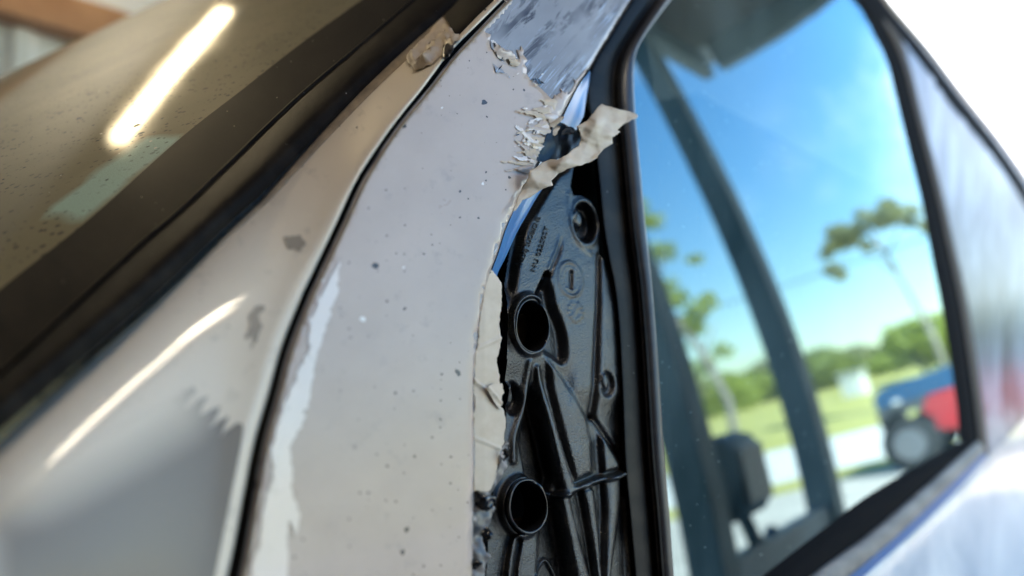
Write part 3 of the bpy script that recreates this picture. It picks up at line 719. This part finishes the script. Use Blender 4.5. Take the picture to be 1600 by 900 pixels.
    d = seg_dist(x, y, S([(842, 905), (862, 876), (880, 905)])); H += 2.5 * np.exp(-(d / 3.) ** 2)
    H += .10 * fbm(x / 9., y / 9., 5, 3)
    return H
BR_OFF = -.0125
def br_surf(px, py): return side_cam(BR_OFF, .6)(px, py)
ST = 1.3
gx, gy = np.meshgrid(np.arange(760, 1000, ST), np.arange(250, 918, ST)); shp = gx.shape
Hh = bracket_height(gx.ravel(), gy.ravel()).reshape(shp)
Pb, nb_ = br_surf(gx.ravel(), gy.ravel()); Pb = Pb + nb_ * (np.maximum(Hh.ravel(), -20) * .001)[:, None]
ins = inside(gx.ravel(), gy.ravel(), br_poly).reshape(shp)
hole = (Hh < -60)
okc = ins[:-1, :-1] & ins[1:, :-1] & ins[:-1, 1:] & ins[1:, 1:] & ~(hole[:-1, :-1] & hole[1:, :-1] & hole[:-1, 1:] & hole[1:, 1:])
W_ = shp[1]; ii, jj = np.nonzero(okc)
F = np.stack([ii * W_ + jj, (ii + 1) * W_ + jj, (ii + 1) * W_ + jj + 1, ii * W_ + jj + 1], -1)
used = np.unique(F); remap = -np.ones(len(Pb), int); remap[used] = np.arange(len(used)); F = remap[F]
bracket = mesh_obj('mirror_bracket', Pb[used], F, M['plastic'], door, uv=np.stack([gx.ravel(), gy.ravel()], -1)[used] / 1000.)
bracket['label'] = 'moulded black plastic mirror bracket with two open screw holes and fanned ridges'
# sleeves in the holes, metal seen deep inside
def px_ring(cx, cy, rx, ry, rot, n=56):
    a = np.linspace(0, 2 * np.pi, n + 1); c, s = math.cos(rad(rot)), math.sin(rad(rot))
    return np.stack([cx + rx * np.cos(a) * c - ry * np.sin(a) * s, cy + rx * np.cos(a) * s + ry * np.sin(a) * c], -1)
for cx, cy, rx, ry in [(828, 510, 26.5, 41), (821, 791, 30, 41)]:
    rows = []
    for k, hgt in [(1.09, .0012), (1.05, .0026), (1.01, .0030), (.965, .0026), (.95, .0010), (.945, -.008), (.94, -.022)]:
        wob = 1 + .018 * np.sin(np.linspace(0, 6.283, 57) * 3 + cx) + .012 * np.sin(np.linspace(0, 6.283, 57) * 5 + cy); q = px_ring(cx, cy, rx * k, ry * k, -5); q = np.array([cx, cy]) + (q - np.array([cx, cy])) * (wob[:, None] if k > 1 else 1.); P_, n_ = br_surf(q[:, 0], q[:, 1])
        rows.append(P_ + n_ * (hgt + (.0016 * np.exp(-((np.linspace(0, 6.283, 57) - 3.6) / .8) ** 2) - .0018 * np.exp(-((np.linspace(0, 6.283, 57) - 5.3) / .12) ** 2) if hgt > 0 else 0 * np.zeros(57)))[:, None])
    s_ = loft('screw_sleeve', rows, M['plastic_rim'], bracket)
for pl in ([(806, 500), (816, 490), (826, 497), (824, 520), (818, 546), (808, 548), (800, 524)], [(800, 812), (812, 808), (820, 814), (816, 830), (804, 834), (796, 824)]):
    patch('metal_tab', np.array(pl, float), side_cam(-.031), M['torn_film'], bracket, 6, 3, thick=.001)
# raised moulded lettering
def lettering(txt, a, b, size):
    cu = bpy.data.curves.new('letters', 'FONT'); cu.body = txt; cu.size = 1.0; cu.resolution_u = 2; cu.extrude = .5
    tmp = bpy.data.objects.new('letters_tmp', cu); COL.objects.link(tmp); bpy.context.view_layer.update()
    me = bpy.data.meshes.new_from_object(tmp.evaluated_get(bpy.context.evaluated_depsgraph_get())); bpy.data.objects.remove(tmp); bpy.data.curves.remove(cu)
    v = np.array([tuple(x.co) for x in me.vertices]); a = np.array(a, float); b = np.array(b, float)
    L = np.linalg.norm(b - a); e = (b - a) / L; pn = np.array([e[1], -e[0]])
    u = v[:, 0] / v[:, 0].max() * L; q = a + u[:, None] * e + (v[:, 1] * size)[:, None] * pn
    P_, n_ = br_surf(q[:, 0], q[:, 1]); hh = bracket_height(q[:, 0], q[:, 1])
    P_ = P_ + n_ * (hh * .001 - .0002 + np.where(v[:, 2] > 0, .00075, 0))[:, None]
    for x, p in zip(me.vertices, P_): x.co = p
    me.materials.clear(); me.materials.append(M['plastic']); o = link(bpy.data.objects.new('raised_lettering', me), bracket)
lettering('10250) SUOBI/SNB', (816, 416), (848, 339), 10.5)
lettering('NU 022S0ST', (837, 425), (861, 354), 10)

# ------------------------------------------------------------------ torn film: crumpled flap, underside, left strip, dirty rags
flap_poly = np.array([(996, 179), (985, 174), (965, 170), (940, 163), (934, 168), (925, 180), (915, 190), (902, 197), (906, 206), (908, 216), (905, 227), (895, 234), (886, 242), (870, 249), (860, 248), (848, 254), (838, 262), (829, 265), (823, 280), (811, 304), (801, 331),
                      (806, 330), (816, 313), (832, 306), (848, 295), (856, 292), (864, 290), (862, 282), (872, 272), (886, 264), (894, 262), (905, 258), (920, 254), (932, 246), (938, 240), (943, 233), (957, 224), (957, 215), (970, 206), (964, 203), (975, 194), (986, 187), (996, 184)], float)
def flap_off(a, b):
    t = np.clip((a - 805) / 190., 0, 1)
    folds = crumple(a, b, 12, 34., 6) * 1.6; fine = crumple(a, b, 15, 11., 4)
    return .0015 + .020 * t ** 1.3 + .0105 * folds * (.25 + .75 * np.clip(t * 3, 0, 1)) + .0016 * fine
flap = patch('film_flap', jag(flap_poly, .5, 2, 51, True), side_cam(0), M['torn_film'], door, 2.4, 2, offf=flap_off, thick=.0004)
flap['label'] = 'crumpled torn flap of grey film sticking out over the window seal'
und = np.array([(868, 190), (880, 193), (896, 199), (907, 208), (910, 222), (903, 232), (888, 243), (868, 252), (848, 256), (838, 250), (832, 240), (836, 234), (846, 234), (851, 216), (858, 202)], float)
patch('film_underside', jag(und, 1, 2, 52, True), side_cam(0), M['torn_back'], door, 2.2, 2, offf=lambda a, b: .0016 + .0035 * crumple(a, b, 21, 22., 5) - .001 * sm(215, 235, b))
scrap('film_scrap', [(858, 204), (866, 196), (872, 200), (868, 214), (862, 218), (857, 214)], M['torn_film'], door, .002, .8, 36, base=.001)
scrap('film_scrap', [(872, 200), (884, 197), (898, 205), (896, 214), (884, 214), (872, 218), (868, 210)], M['cabin'], door, .003, .8, 37, base=-.001)
scrap('film_scrap', [(858, 190), (868, 182), (876, 186), (872, 192), (866, 198), (858, 206), (854, 204)], M['torn_film'], door, .003, 1.4, 38, base=.001)

strip_poly = np.array([(769, 416), (777, 423), (783, 431), (790, 440), (792, 460), (791, 480), (788, 505), (793, 530), (788, 548), (783, 560), (785, 578), (790, 600), (797, 612), (788, 622), (786, 632), (795, 640), (801, 666), (797, 690), (789, 703), (786, 722), (780, 748), (772, 765), (762, 769), (743, 767), (743, 700), (743, 640), (744, 580), (750, 510), (758, 460)], float)
def strip_off(a, b):
    fold = np.maximum(0, 1 - np.abs((b - 604) - (a - 756) * .75) / 5.) + np.maximum(0, 1 - np.abs((b - 690) - (a - 760) * .35) / 4.) * .6 + np.maximum(0, 1 - np.abs((b - 535) + (a - 770) * .4) / 4.) * .5
    return -.0015 + .0010 * fold + .0011 * crumple(a, b, 61, 46., 5) - .0022 * np.clip((a - 760) / 40., 0, 1)
ts = patch('film_strip', jag(strip_poly, 1.0, 2.2, 55, True), side(0), M['torn_film'], door, 2.6, 2, offf=strip_off, thick=.0004)
tri = np.array([(756, 606), (772, 600), (792, 598), (793, 612), (790, 628), (786, 640), (772, 626)], float)
patch('film_fold', jag(tri, .6, 2, 57, True), side(0), M['torn_film'], ts, 2.4, 2, offf=lambda a, b: strip_off(a, b) + .0006 + .0012 * np.clip((792 - a) / 30., 0, 1))
M['grimy_film'] = mottled('grimy_film', (.03, .027, .026), (.26, .235, .22), 22, .5, 'uv', coat=.2)
rag = np.array([(742, 768), (760, 771), (770, 766), (778, 752), (783, 730), (790, 704), (800, 690), (806, 700), (800, 730), (792, 750), (784, 772), (776, 800), (770, 840), (768, 880), (766, 925), (737, 925), (740, 880), (744, 850), (742, 800)], float)
patch('grimy_film_strip', jag(rag, 1.6, 2, 58, True), side(0), M['grimy_film'], door, 2.6, 2, offf=lambda a, b: -.003 + .0014 * fbm(a / 10., b / 14., 62, 3), thick=.0004)
for k, pl in enumerate([[(742, 767), (756, 772), (770, 774), (768, 790), (758, 800), (750, 796), (744, 784)], [(784, 704), (790, 700), (792, 712), (786, 722), (782, 716)], [(752, 830), (760, 822), (764, 836), (756, 850), (750, 846)], [(736, 876), (744, 872), (750, 882), (744, 890), (736, 888)]]):
    scrap('glue_lump', pl, M['gloss_black'], door, .0026, 1.5, 70 + k, base=.0002)

# ------------------------------------------------------------------ window seal, glass, belt mouldings
G = spl([(1115, -90), (1062, -18), (1045, 2), (1018, 38), (998, 68), (989, 90), (987, 120), (990, 190), (996, 260), (1004, 350), (1012, 430), (1022, 560), (1031, 700), (1040, 800), (1047, 900), (1055, 980), (1062, 1060)])
GL = spl([(1060, -90), (1010, -30), (985, 5), (955, 55), (926, 106), (920, 150), (930, 215), (938, 290), (944, 350), (952, 400), (962, 450), (969, 520), (974, 620), (978, 720), (986, 810), (994, 900), (1000, 980), (1004, 1060)])
wsurf = side(-.008)
strip('window_seal', GL, G, _ps([(.005, -.016), (.015, -.006), (.06, -.0035), (.3, -.003), (.46, -.0045), (.55, -.007), (.62, -.0065), (.68, -.0015), (.75, .0022), (.84, .0030), (.93, .0018), (1.0, -.0008), (1.04, -.004)], 4), side_cam(-.008, .85), M['rubber'], door, 260)
beadA = np.array([g + (l - g) * .30 for g, l in zip(resample(G, 200), resample(GL, 200))])
strip('seal_lip', beadA, resample(G, 200), _ps([(0, -.0006), (.2, .0030), (.5, .0042), (.8, .0028), (1.0, .0002), (1.08, -.003)], 4), wsurf, M['bead'], door, 260)
RS = spl([(1262, -90), (1312, -32), (1338, 0), (1368, 48), (1389, 90), (1405, 150), (1425, 230), (1445, 310), (1462, 400), (1478, 480), (1491, 560), (1501, 630), (1507, 690)])
RO = spl([(1310, -90), (1348, -32), (1366, 0), (1402, 54), (1423, 105), (1444, 190), (1464, 265), (1488, 365), (1510, 460), (1526, 555), (1537, 640), (1545, 706)])
GB = spl([(1040, 1030), (1110, 975), (1208, 898), (1296, 828), (1360, 778), (1440, 728), (1507, 690)])
BB = spl([(1080, 1060), (1160, 993), (1272, 899), (1360, 836), (1440, 768), (1516, 700), (1526, 690)])
CH = spl([(1140, 1060), (1210, 1000), (1326, 899), (1400, 836), (1470, 770), (1534, 708)])
BL = spl([(1165, 1060), (1240, 1000), (1350, 902), (1424, 837), (1490, 774), (1544, 714)])
glass_poly = np.vstack([G[::-1] + np.array([-4, 0]), RS + np.array([6, 2]), GB[::-1] + np.array([3, 5])])
win = patch('window_glass', glass_poly, side(-.0105), M['window'], door, 22, 10)
strip('rear_window_seal', RS, RO, _ps([(-.1, -.006), (0, -.004), (.15, -.0005), (.35, .0012), (.5, -.001), (.58, -.002), (.64, .002), (.8, .003), (.95, .0022), (1.05, -.001)], 4), side(-.006), M['matte_rubber'], door, 160)
M['outer_flange'] = plain('brown_grey_plastic_flange', (.085, .072, .062), .7, spec=.05)
fl0 = np.array([a + (b - a) * .60 for a, b in zip(resample(RS, 120), resample(RO, 120))])
strip('window_flange', fl0, resample(RO, 120), _ps([(0, .001), (.1, .0035), (.5, .0045), (.9, .0035), (1.02, .0)], 3), side(-.006), M['outer_flange'], door, 120)
strip('belt_seal', GB, BB, _ps([(-.05, -.006), (.05, -.003), (.3, .002), (.6, .0035), (.85, .002), (1.0, -.003)], 4), side(-.006), M['matte_rubber'], door, 120)
strip('belt_moulding', BB, CH, _ps([(-.05, -.003), (.05, .002), (.4, .0055), (.75, .0055), (.95, .002), (1.02, -.001)], 4), side(-.004), M['chrome'], door, 120)
strip('blue_belt_strip', CH, BL, _ps([(-.02, -.001), (.1, .001), (.5, .0022), (.9, .001), (1.02, -.002)], 3), side(-.003), M['blue_trim'], door, 120)

# ------------------------------------------------------------------ body behind and below the window, roof, cabin
SILH = spl([(1255, -170), (1310, -105), (1390, 0), (1450, 70), (1510, 148), (1560, 210), (1600, 266), (1640, 330), (1668, 372)])
rear_poly = np.vstack([RO[::-1][0:1], BL[::-1][0:1], [(1668, 588)], SILH[::-1], RO[:-1]])
rear = patch('rear_door_panel', rear_poly, side(-.001), M['body'], car, 16, 6, rounds=[(SILH, 16, .012)])
low_poly = np.vstack([BL, [(1668, 586), (1668, 1060)]])
patch('lower_door_panel', low_poly, side(0), M['silver'], door, 22, 8, rounds=[(BL, 14, .003)])
strip('drip_rail', SILH + np.array([-30, 14]), SILH + np.array([-5, 2]), _ps([(0, -.004), (.2, .004), (.6, .006), (1, -.004)], 4), side(-.003), M['matte_rubber'], car, 90)
Ps, ns = side_raw(SILH[:, 0], SILH[:, 1], -.013)
loft('roof_panel', [Ps, Ps + np.array([0, -.05, .016]), Ps + np.array([0, -.2, .045]), Ps + np.array([0, -.6, .07]), Ps + np.array([0, -1.25, .05])], M['body'], car)
cab = bpy.data.objects.new('cabin', None); link(cab, car)
bm = bmesh.new(); vs_ = box_mesh(bm, (-1.75, -.75, .98), (2.1, .86, .78)); bmesh.ops.reverse_faces(bm, faces=bm.faces[:]); bm_obj('cabin_lining', bm, M['cabin'], cab)
def seat(x, y):
    for nm, c, s, rot in [('seat_back', (x, y, .95), (.14, .5, .6), -.25), ('head_restraint', (x - .12, y, 1.32), (.1, .27, .18), -.2)]:
        o = box(nm, (0, 0, 0), s, M['seat'], cab, .04); o.location = c; o.rotation_euler = (0, rot, 0)
seat(-.95, -.60)

# ================================================================== workshop and carport round the car
wall = thing('workshop_wall', 'white corrugated metal wall of the workshop beside the car', 'wall', (0, -2.9, 0))
x = -3.6; k = 0
while x < 3.2:
    bm = bmesh.new(); prof = [(0, 0), (.03, .03), (.075, .03), (.105, 0), (.19, 0)]
    vs0 = []
    for z in (0, 2.29): vs0.append([bm.verts.new((x + a, b, z)) for a, b in prof])
    for a in range(4): bm.faces.new((vs0[0][a], vs0[0][a + 1], vs0[1][a + 1], vs0[1][a]))
    o = bm_obj('wall_sheet', bm, M['wall_metal'], wall); solid(o, .002, 0); x += .19
box('upper_board', (-.2, -.012, 2.62), (6.8, .02, .70), plain('pale_blue_board', (.42, .46, .56), .6), wall)
beam = tag(box('timber_beam', (-.2, -2.83, 2.195), (6.8, .11, .125), M['wood'], None, .006), 'long brown timber beam across the white metal workshop wall', 'beam')
ceil = thing('workshop_ceiling', 'flat pale board ceiling over the workshop bay beside the car', 'ceiling', (0, 0, 0))
for i in range(6):
    box('ceiling_board', (-2.87 + i * 1.22, -1.18, 2.93), (1.21, 3.45, .03), M['ceiling'], ceil, .004)
wall2 = thing('sky_block_partition', 'unseen brown board partition added on the near side of the car to block sky light', 'wall', (0, .74, 0))  # unseen partition, added to block the front-right sky
for i in range(7):
    box('partition_board', (.02 + i * .5, 0, 1.46), (.495, .03, 2.88), M['ceiling'], wall2, .004)
wall3 = thing('sky_block_end_wall', 'unseen brown board end wall added ahead of the car to block sky light', 'wall', (3.42, 0, 0))  # unseen end wall, added to close off light from ahead
for i in range(8):
    box('wall_board', (0, -2.62 + i * .46, 1.46), (.03, .455, 2.88), M['ceiling'], wall3, .004)
def tube_lamp(cx, cy, L, label, mat='lamp'):
    t = thing('ceiling_lamp', label, 'lamp', (cx, cy, 2.84), 'strip lamps on the workshop ceiling')
    box('lamp_housing', (0, 0, .02), (L + .06, .16, .05), M['lamp_body'], t, .008)
    bm = bmesh.new()
    for a in range(13): pass
    prof = [((.046 * math.cos(rad(a))), -.005 - .05 * math.sin(rad(a))) for a in range(0, 181, 15)]
    A = [bm.verts.new((-L / 2, p, q)) for p, q in prof]; B = [bm.verts.new((L / 2, p, q)) for p, q in prof]
    for i in range(len(prof) - 1): bm.faces.new((A[i], A[i + 1], B[i + 1], B[i]))
    bm.faces.new(A[::-1]); bm.faces.new(B)
    bm_obj('lamp_diffuser', bm, M[mat], t, True); return t
tube_lamp(-.965, -2.57, .68, 'glowing strip lamp by the white wall, mirrored in the dusty windshield')
l2 = tube_lamp(-.10, .58, .27, 'glowing strip lamp on the ceiling above the front of the car', 'lamp_bright'); l2.rotation_euler = (0, 0, math.atan2(-.86, .27))
tube_lamp(2.3, -2.0, 1.2, 'unseen strip lamp added on the ceiling ahead of the car for warm fill')  # added lamp out of view, gives warm fill light

# carport roof: corrugated sheets on a dark beam and steel posts
roof = thing('carport_roof', 'corrugated metal carport roof with a dark edge beam over the car', 'roof', (0, 0, 0))
xs = np.arange(-3.72, 3.4, .019)
for i in range(8):
    y0, y1 = -2.9 + i * .49, -2.9 + i * .49 + .49
    pass
n = 0
for xa in np.arange(-3.86, 3.3, .76):
    xx = np.linspace(xa, xa + .775, 62); V = []; 
    for y, z in ((.68, 2.985), (-2.9, 3.12)): V += [(a, y, z + .011 * math.sin(2 * math.pi * a / .076) + .002 * n % .004) for a in xx]
    m_ = len(xx); mesh_obj('roof_sheet', V, [(i, i + 1, m_ + i + 1, m_ + i) for i in range(m_ - 1)], M['roof_metal'], roof); n += 1
box('edge_beam', (-.2, .58, 2.86), (6.7, .07, .16), M['dark_metal'], roof, .004)
box('end_beam', (-3.52, -1.2, 2.86), (.07, 3.4, .17), M['dark_metal'], roof, .004)
for yy in (.1, -.75): box('purlin', (-.2, yy, 2.955), (6.6, .05, .06), M['wood'], roof, .003)
def post(px_, py_, label):
    t = thing('steel_post', label, 'post', (px_, py_, 0), 'steel posts of the carport')
    box('post_shaft', (0, 0, 1.45), (.10, .10, 2.76), M['dark_metal'], t, .006)
    box('base_plate', (0, 0, .02), (.24, .24, .022), M['dark_metal'], t, .003)
post(-2.80, .58, 'square dark steel post holding the outer corner of the carport roof')
post(-1.90, .58, 'square dark steel post carrying a dark box, beside the car door')
bx = thing('meter_box', 'dark rounded box fixed to the steel post beside the car', 'box', (-2.10, .575, .93))
bm = bmesh.new(); box_mesh(bm, (0, 0, 0), (.27, .12, .25)); bm_obj('box_case', bm, M['dark_metal'], bx, True, .05)
box('box_lid', (.0, -.065, .0), (.17, .02, .17), plain('grey_lid', (.12, .13, .135), .35), bx, .01)
bm = bmesh.new(); tube_bm(bm, [(-.02, 0, -.12), (-.06, 0, -.2), (-.15, 0, -.235), (-.2, 0, -.2)], .022, 10); bm_obj('box_hook', bm, M['dark_metal'], bx, True)
rail = thing('guard_rail', 'low dark blue steel rail between the carport posts', 'rail', (-2.35, .575, 0))
box('rail_beam', (0, 0, .60), (.80, .05, .24), plain('blue_steel', (.025, .06, .10), .4), rail, .01)
for a in (-.4, .4): box('rail_foot', (a*.8, 0, .22), (.06, .04, .44), M['dark_metal'], rail, .004)

# ================================================================== across the road
M['leaf_a'] = mottled('green_leaf', (.22, .27, .06), (.31, .34, .09), 30, .6); M['leaf_b'] = mottled('olive_leaf', (.27, .285, .12), (.35, .34, .16), 30, .6)  # leaf tones differ from plant to plant
M['leaf_c'] = mottled('bright_leaf', (.30, .37, .055), (.40, .43, .085), 30, .6); M['bark'] = mottled('grey_bark', (.22, .19, .16), (.36, .32, .27), 9, .85)
for k_ in ('leaf_a', 'leaf_b', 'leaf_c'):
    nd = M[k_].node_tree; p = [x for x in nd.nodes if x.type == 'BSDF_PRINCIPLED'][0]
    tl_ = nd.nodes.new('ShaderNodeBsdfTranslucent'); mx = nd.nodes.new('ShaderNodeMixShader'); mx.inputs[0].default_value = .45
    nd.links.new(p.inputs['Base Color'].links[0].from_socket, tl_.inputs[0]); nd.links.new(p.outputs[0], mx.inputs[1]); nd.links.new(tl_.outputs[0], mx.inputs[2])
    nd.links.new(mx.outputs[0], [x for x in nd.nodes if x.type == 'OUTPUT_MATERIAL'][0].inputs[0])
def leaves(clumps, n, size, seed):
    r = np.random.default_rng(seed); V = []; F = []
    tot = sum(c[3] ** 2 for c in clumps)
    for cx, cy, cz, cr in clumps:
        m = int(n * cr * cr / tot)
        d = unit(r.normal(size=(m, 3))) * (r.uniform(.3, 1, (m, 1)) ** .5) * np.array([1, 1, .75]) * cr; c = d + np.array([cx, cy, cz])
        a = unit(r.normal(size=(m, 3))); b = unit(np.cross(a, r.normal(size=(m, 3)))); s = size * r.uniform(.5, 1.2, (m, 1))
        k = len(V); q = np.stack([c - a * s, c - b * s * .45, c + a * s, c + b * s * .45], 1).reshape(-1, 3); V += q.tolist()
        F += [(k + 4 * i, k + 4 * i + 1, k + 4 * i + 2, k + 4 * i + 3) for i in range(m)]
    return V, F
def tree(loc, trunk, limbs, clumps, mat, n, size, label, seed, r0=.16, group=None, cat='tree', name='tree'):
    t = thing(name, label, cat, (*loc, lawn_z(*loc)), group)
    bm = bmesh.new(); tube_bm(bm, trunk, r0, 9, r0 * .45)
    for l in limbs: tube_bm(bm, l, r0 * .4, 7, r0 * .12)
    bm_obj('trunk', bm, M['bark'], t, True)
    V, F = leaves(clumps, n, size, seed); mesh_obj('crown', V, F, mat, t, smooth=False)
def at(az, el, dist):
    """ground point of something seen in the window, by bearing and distance"""
    a = rad(az); return (-math.cos(a) * dist - .6, math.sin(a) * dist)
def bush(az, dist, w_, h_, mat, label, seed, group='bushes at the far side of the lawn'):
    r = np.random.default_rng(seed); cl = [(r.uniform(-w_, w_) * .5, r.uniform(-w_, w_) * .4, h_ * r.uniform(.25, .72), w_ * r.uniform(.25, .42)) for _ in range(7)]
    tree(at(az, 0, dist), [(0, 0, 0), (.05, 0, h_ * .4)], [[(0, 0, h_ * .2), (w_ * .25, .1, h_ * .55)]], cl, mat, 2200, .30, label, seed, .09, group, 'bush', 'bush')
rt = np.random.default_rng(5)
crown = [(rt.normal(0, .25), a_, 6.45 - .28 * abs(a_ - .3) ** 1.5 + rt.normal(0, .22), rt.uniform(.22, .5)) for a_ in np.linspace(-1.3, 1.9, 17)] + [(.2, 1.75, 4.9, .26), (.1, 1.9, 5.2, .3), (0, -1.3, 5.5, .25), (.1, .6, 5.6, .25)]
tree(at(9.2, 0, 26), [(0, 0, 0), (.15, 0, 2.2), (-.1, .2, 4.6), (.1, .3, 6.2)], [[(0, .2, 4.4), (.2, .9, 5.8), (.2, 1.6, 5.2)], [(0, .3, 5.), (0, -.8, 6.1), (0, -1.3, 5.7)], [(0, .25, 5.2), (.1, .7, 6.2)]],
     crown, M['leaf_b'], 1500, .16, 'tall thin tree with a spreading olive crown above the truck', 101, .11)
crown = [(rt.normal(0, .18), .16 * (h_ - 2.4) + rt.normal(0, .38), h_, rt.uniform(.12, .30)) for h_ in np.linspace(2.3, 6.0, 24)]
tree(at(23.3, 0, 15), [(0, 0, 0), (-.1, -.1, 1.4), (.1, .05, 2.6), (.2, .35, 3.6), (0, .55, 4.6), (0, .6, 5.6)], [[(.1, .1, 2.4), (0, -.4, 3.1)], [(.2, .3, 3.4), (.1, .9, 4.1)], [(0, .5, 4.3), (0, 0, 5.0)]],
     crown, M['leaf_c'], 1000, .12, 'slender young tree with sparse yellow green tufts nearest the road', 102, .085)
bush(10.6, 44, 3.6, 3.6, M['leaf_c'], 'tall bright green bush beside the tall thin tree', 111)
bush(13.6, 60, 4.2, 2.2, M['leaf_b'], 'low olive bush left of the tall bright bush', 112)
bush(17.2, 56, 4.6, 2.4, M['leaf_a'], 'broad green bush seen just beside the corner post', 113)
bush(20.6, 60, 6.4, 2.6, M['leaf_b'], 'wide olive bush behind the slender young tree', 114)
bush(24.5, 52, 5.4, 2.6, M['leaf_c'], 'bright bush at the far end of the hedge line', 115)
bush(15.4, 66, 4.4, 2.3, M['leaf_c'], 'small pale green bush far behind the lawn', 116)
bush(7.0, 50, 4.2, 3.0, M['leaf_a'], 'green bush behind the parked truck', 117)
bush(28.5, 50, 5.6, 3.6, M['leaf_b'], 'large olive bush far off beyond the boxed post', 118)
# small white shed far across the lawn
sh = thing('shed', 'small white shed with a pale roof across the lawn', 'shed', (*at(14.9, 0, 40), lawn_z(*at(14.9, 0, 40))))
box('shed_wall', (0, 0, .6), (1.0, 1.0, 1.2), plain('white_boards', (.75, .74, .72), .7), sh, .02); box('shed_roof', (0, 0, 1.27), (1.2, 1.2, .12), M['roof_metal'], sh, .02); box('shed_door', (.51, 0, .55), (.03, .5, 1.0), M['wall_metal'], sh)
# overhead cable
bm = bmesh.new(); tube_bm(bm, [(-24 + .0 * i, -12 + i * 2.4, 6.1 - 1.2 * math.sin(math.pi * i / 16)) for i in range(17)], .02, 6)
cab_ = tag(bm_obj('overhead_cable', bm, M['rubber'], None, True), 'thin dark overhead cable crossing the sky above the road', 'cable')

# parked truck
M['red'] = plain('red_car_paint', (.52, .024, .028), .35, coat=.6, coat_rough=.04); M['sky_reflection_paint'] = plain('blue_sky_reflection_paint', (.008, .085, .20), .3, coat=.6, coat_rough=.04)  # blue of bonnet and cab is sky reflection painted as colour
M['tyre'] = plain('tyre_rubber', (.02, .02, .02), .8); M['rim'] = plain('wheel_metal', (.22, .22, .23), .5, .4); M['dark_glass'] = plain('dark_vehicle_glass', (.02, .04, .06), .05, spec=.8); M['lampglass'] = plain('headlamp_glass', (.7, .7, .68), .1)
tr = thing('pickup_truck', 'red pickup truck with sky reflection painted blue on its bonnet parked across the road', 'truck', (-10.4, 2.22, 0)); tr.rotation_euler = (0, 0, rad(-92)); tr.scale = (.9, .9, .95)
def extr(name, prof, y0, y1, mat, bevel=.03):
    bm = bmesh.new(); A = [bm.verts.new((a, y0, b)) for a, b in prof]; B = [bm.verts.new((a, y1, b)) for a, b in prof]; n = len(prof)
    for i in range(n): bm.faces.new((A[i], A[(i + 1) % n], B[(i + 1) % n], B[i]))
    bm.faces.new(A[::-1]); bm.faces.new(B); bmesh.ops.recalc_face_normals(bm, faces=bm.faces[:]); return bm_obj(name, bm, mat, tr, False, bevel)
def arch(cx, r=.46, n=9): return [(cx + r * math.cos(math.pi * i / n), .42 + r * math.sin(math.pi * i / n)) for i in range(n + 1)]
# local +x runs from front (0) to the tail (5)
body = [(.72, .46), (.72, .88), (1.5, .98), (5.0, .98), (5.05, .5), (4.55, .45)] + [(p, q) for p, q in arch(4.0)] + [(3.5, .42), (.95, .42)] + [(.86, .42)]
extr('body_side', body, -.88, .88, M['red'])
extr('bonnet', [(.12, .80), (.10, .98), (.22, 1.08), (1.55, 1.26), (1.55, .99), (.15, .82)], -.86, .86, M['sky_reflection_paint'])
extr('cab', [(1.5, 1.0), (1.5, 1.24), (2.15, 1.74), (3.2, 1.76), (3.35, 1.0)], -.78, .78, M['sky_reflection_paint'])
for s in (-.79, .79): extr('side_window', [(1.75, 1.28), (2.2, 1.66), (3.1, 1.68), (3.18, 1.28)], s - .006, s + .006, M['dark_glass'], 0)
M['grey_plastic'] = plain('grey_bumper_plastic', (.09, .095, .1), .5)
extr('front_wing', [(.12, .5), (.10, .8), (.72, .90), (.72, .46)] + [(p, q) for p, q in arch(.40, .36)][:8] + [(.12, .47)], -.87, .87, M['grey_plastic'])
for s in (-.875, .875): extr('wing_panel', [(.62, .70), (.70, .86), (.74, .87), (.74, .60)], s - .006, s + .006, M['red'], 0)
for wx in (.40, 4.0):
    for wy in (-.80, .80):
        wbm = bmesh.new(); bmesh.ops.create_cone(wbm, cap_ends=True, segments=28, radius1=.33, radius2=.33, depth=.24, matrix=Matrix.Translation((wx, wy, .33)) @ Matrix.Rotation(math.pi / 2, 4, 'X'))
        wh = bm_obj('wheel', wbm, M['tyre'], tr, True, .04)
        wbm = bmesh.new(); bmesh.ops.create_cone(wbm, cap_ends=True, segments=20, radius1=.20, radius2=.17, depth=.255, matrix=Matrix.Translation((wx, wy, .33)) @ Matrix.Rotation(math.pi / 2, 4, 'X'))
        bm_obj('rim', wbm, M['rim'], wh, False, .012)
for s in (-.885, .885): 
    bm = bmesh.new(); bmesh.ops.create_uvsphere(bm, u_segments=14, v_segments=8, radius=.045, matrix=Matrix.Translation((.36, s, .88)) @ Matrix.Diagonal((1.3, .3, .8, 1))); bm_obj('side_lamp', bm, M['lampglass'], tr, True)
for s in (-.6, .6):
    bm = bmesh.new(); bmesh.ops.create_uvsphere(bm, u_segments=14, v_segments=8, radius=.12, matrix=Matrix.Translation((.11, s, .72)) @ Matrix.Diagonal((.4, 1.2, .8, 1))); bm_obj('headlight', bm, M['lampglass'], tr, True)
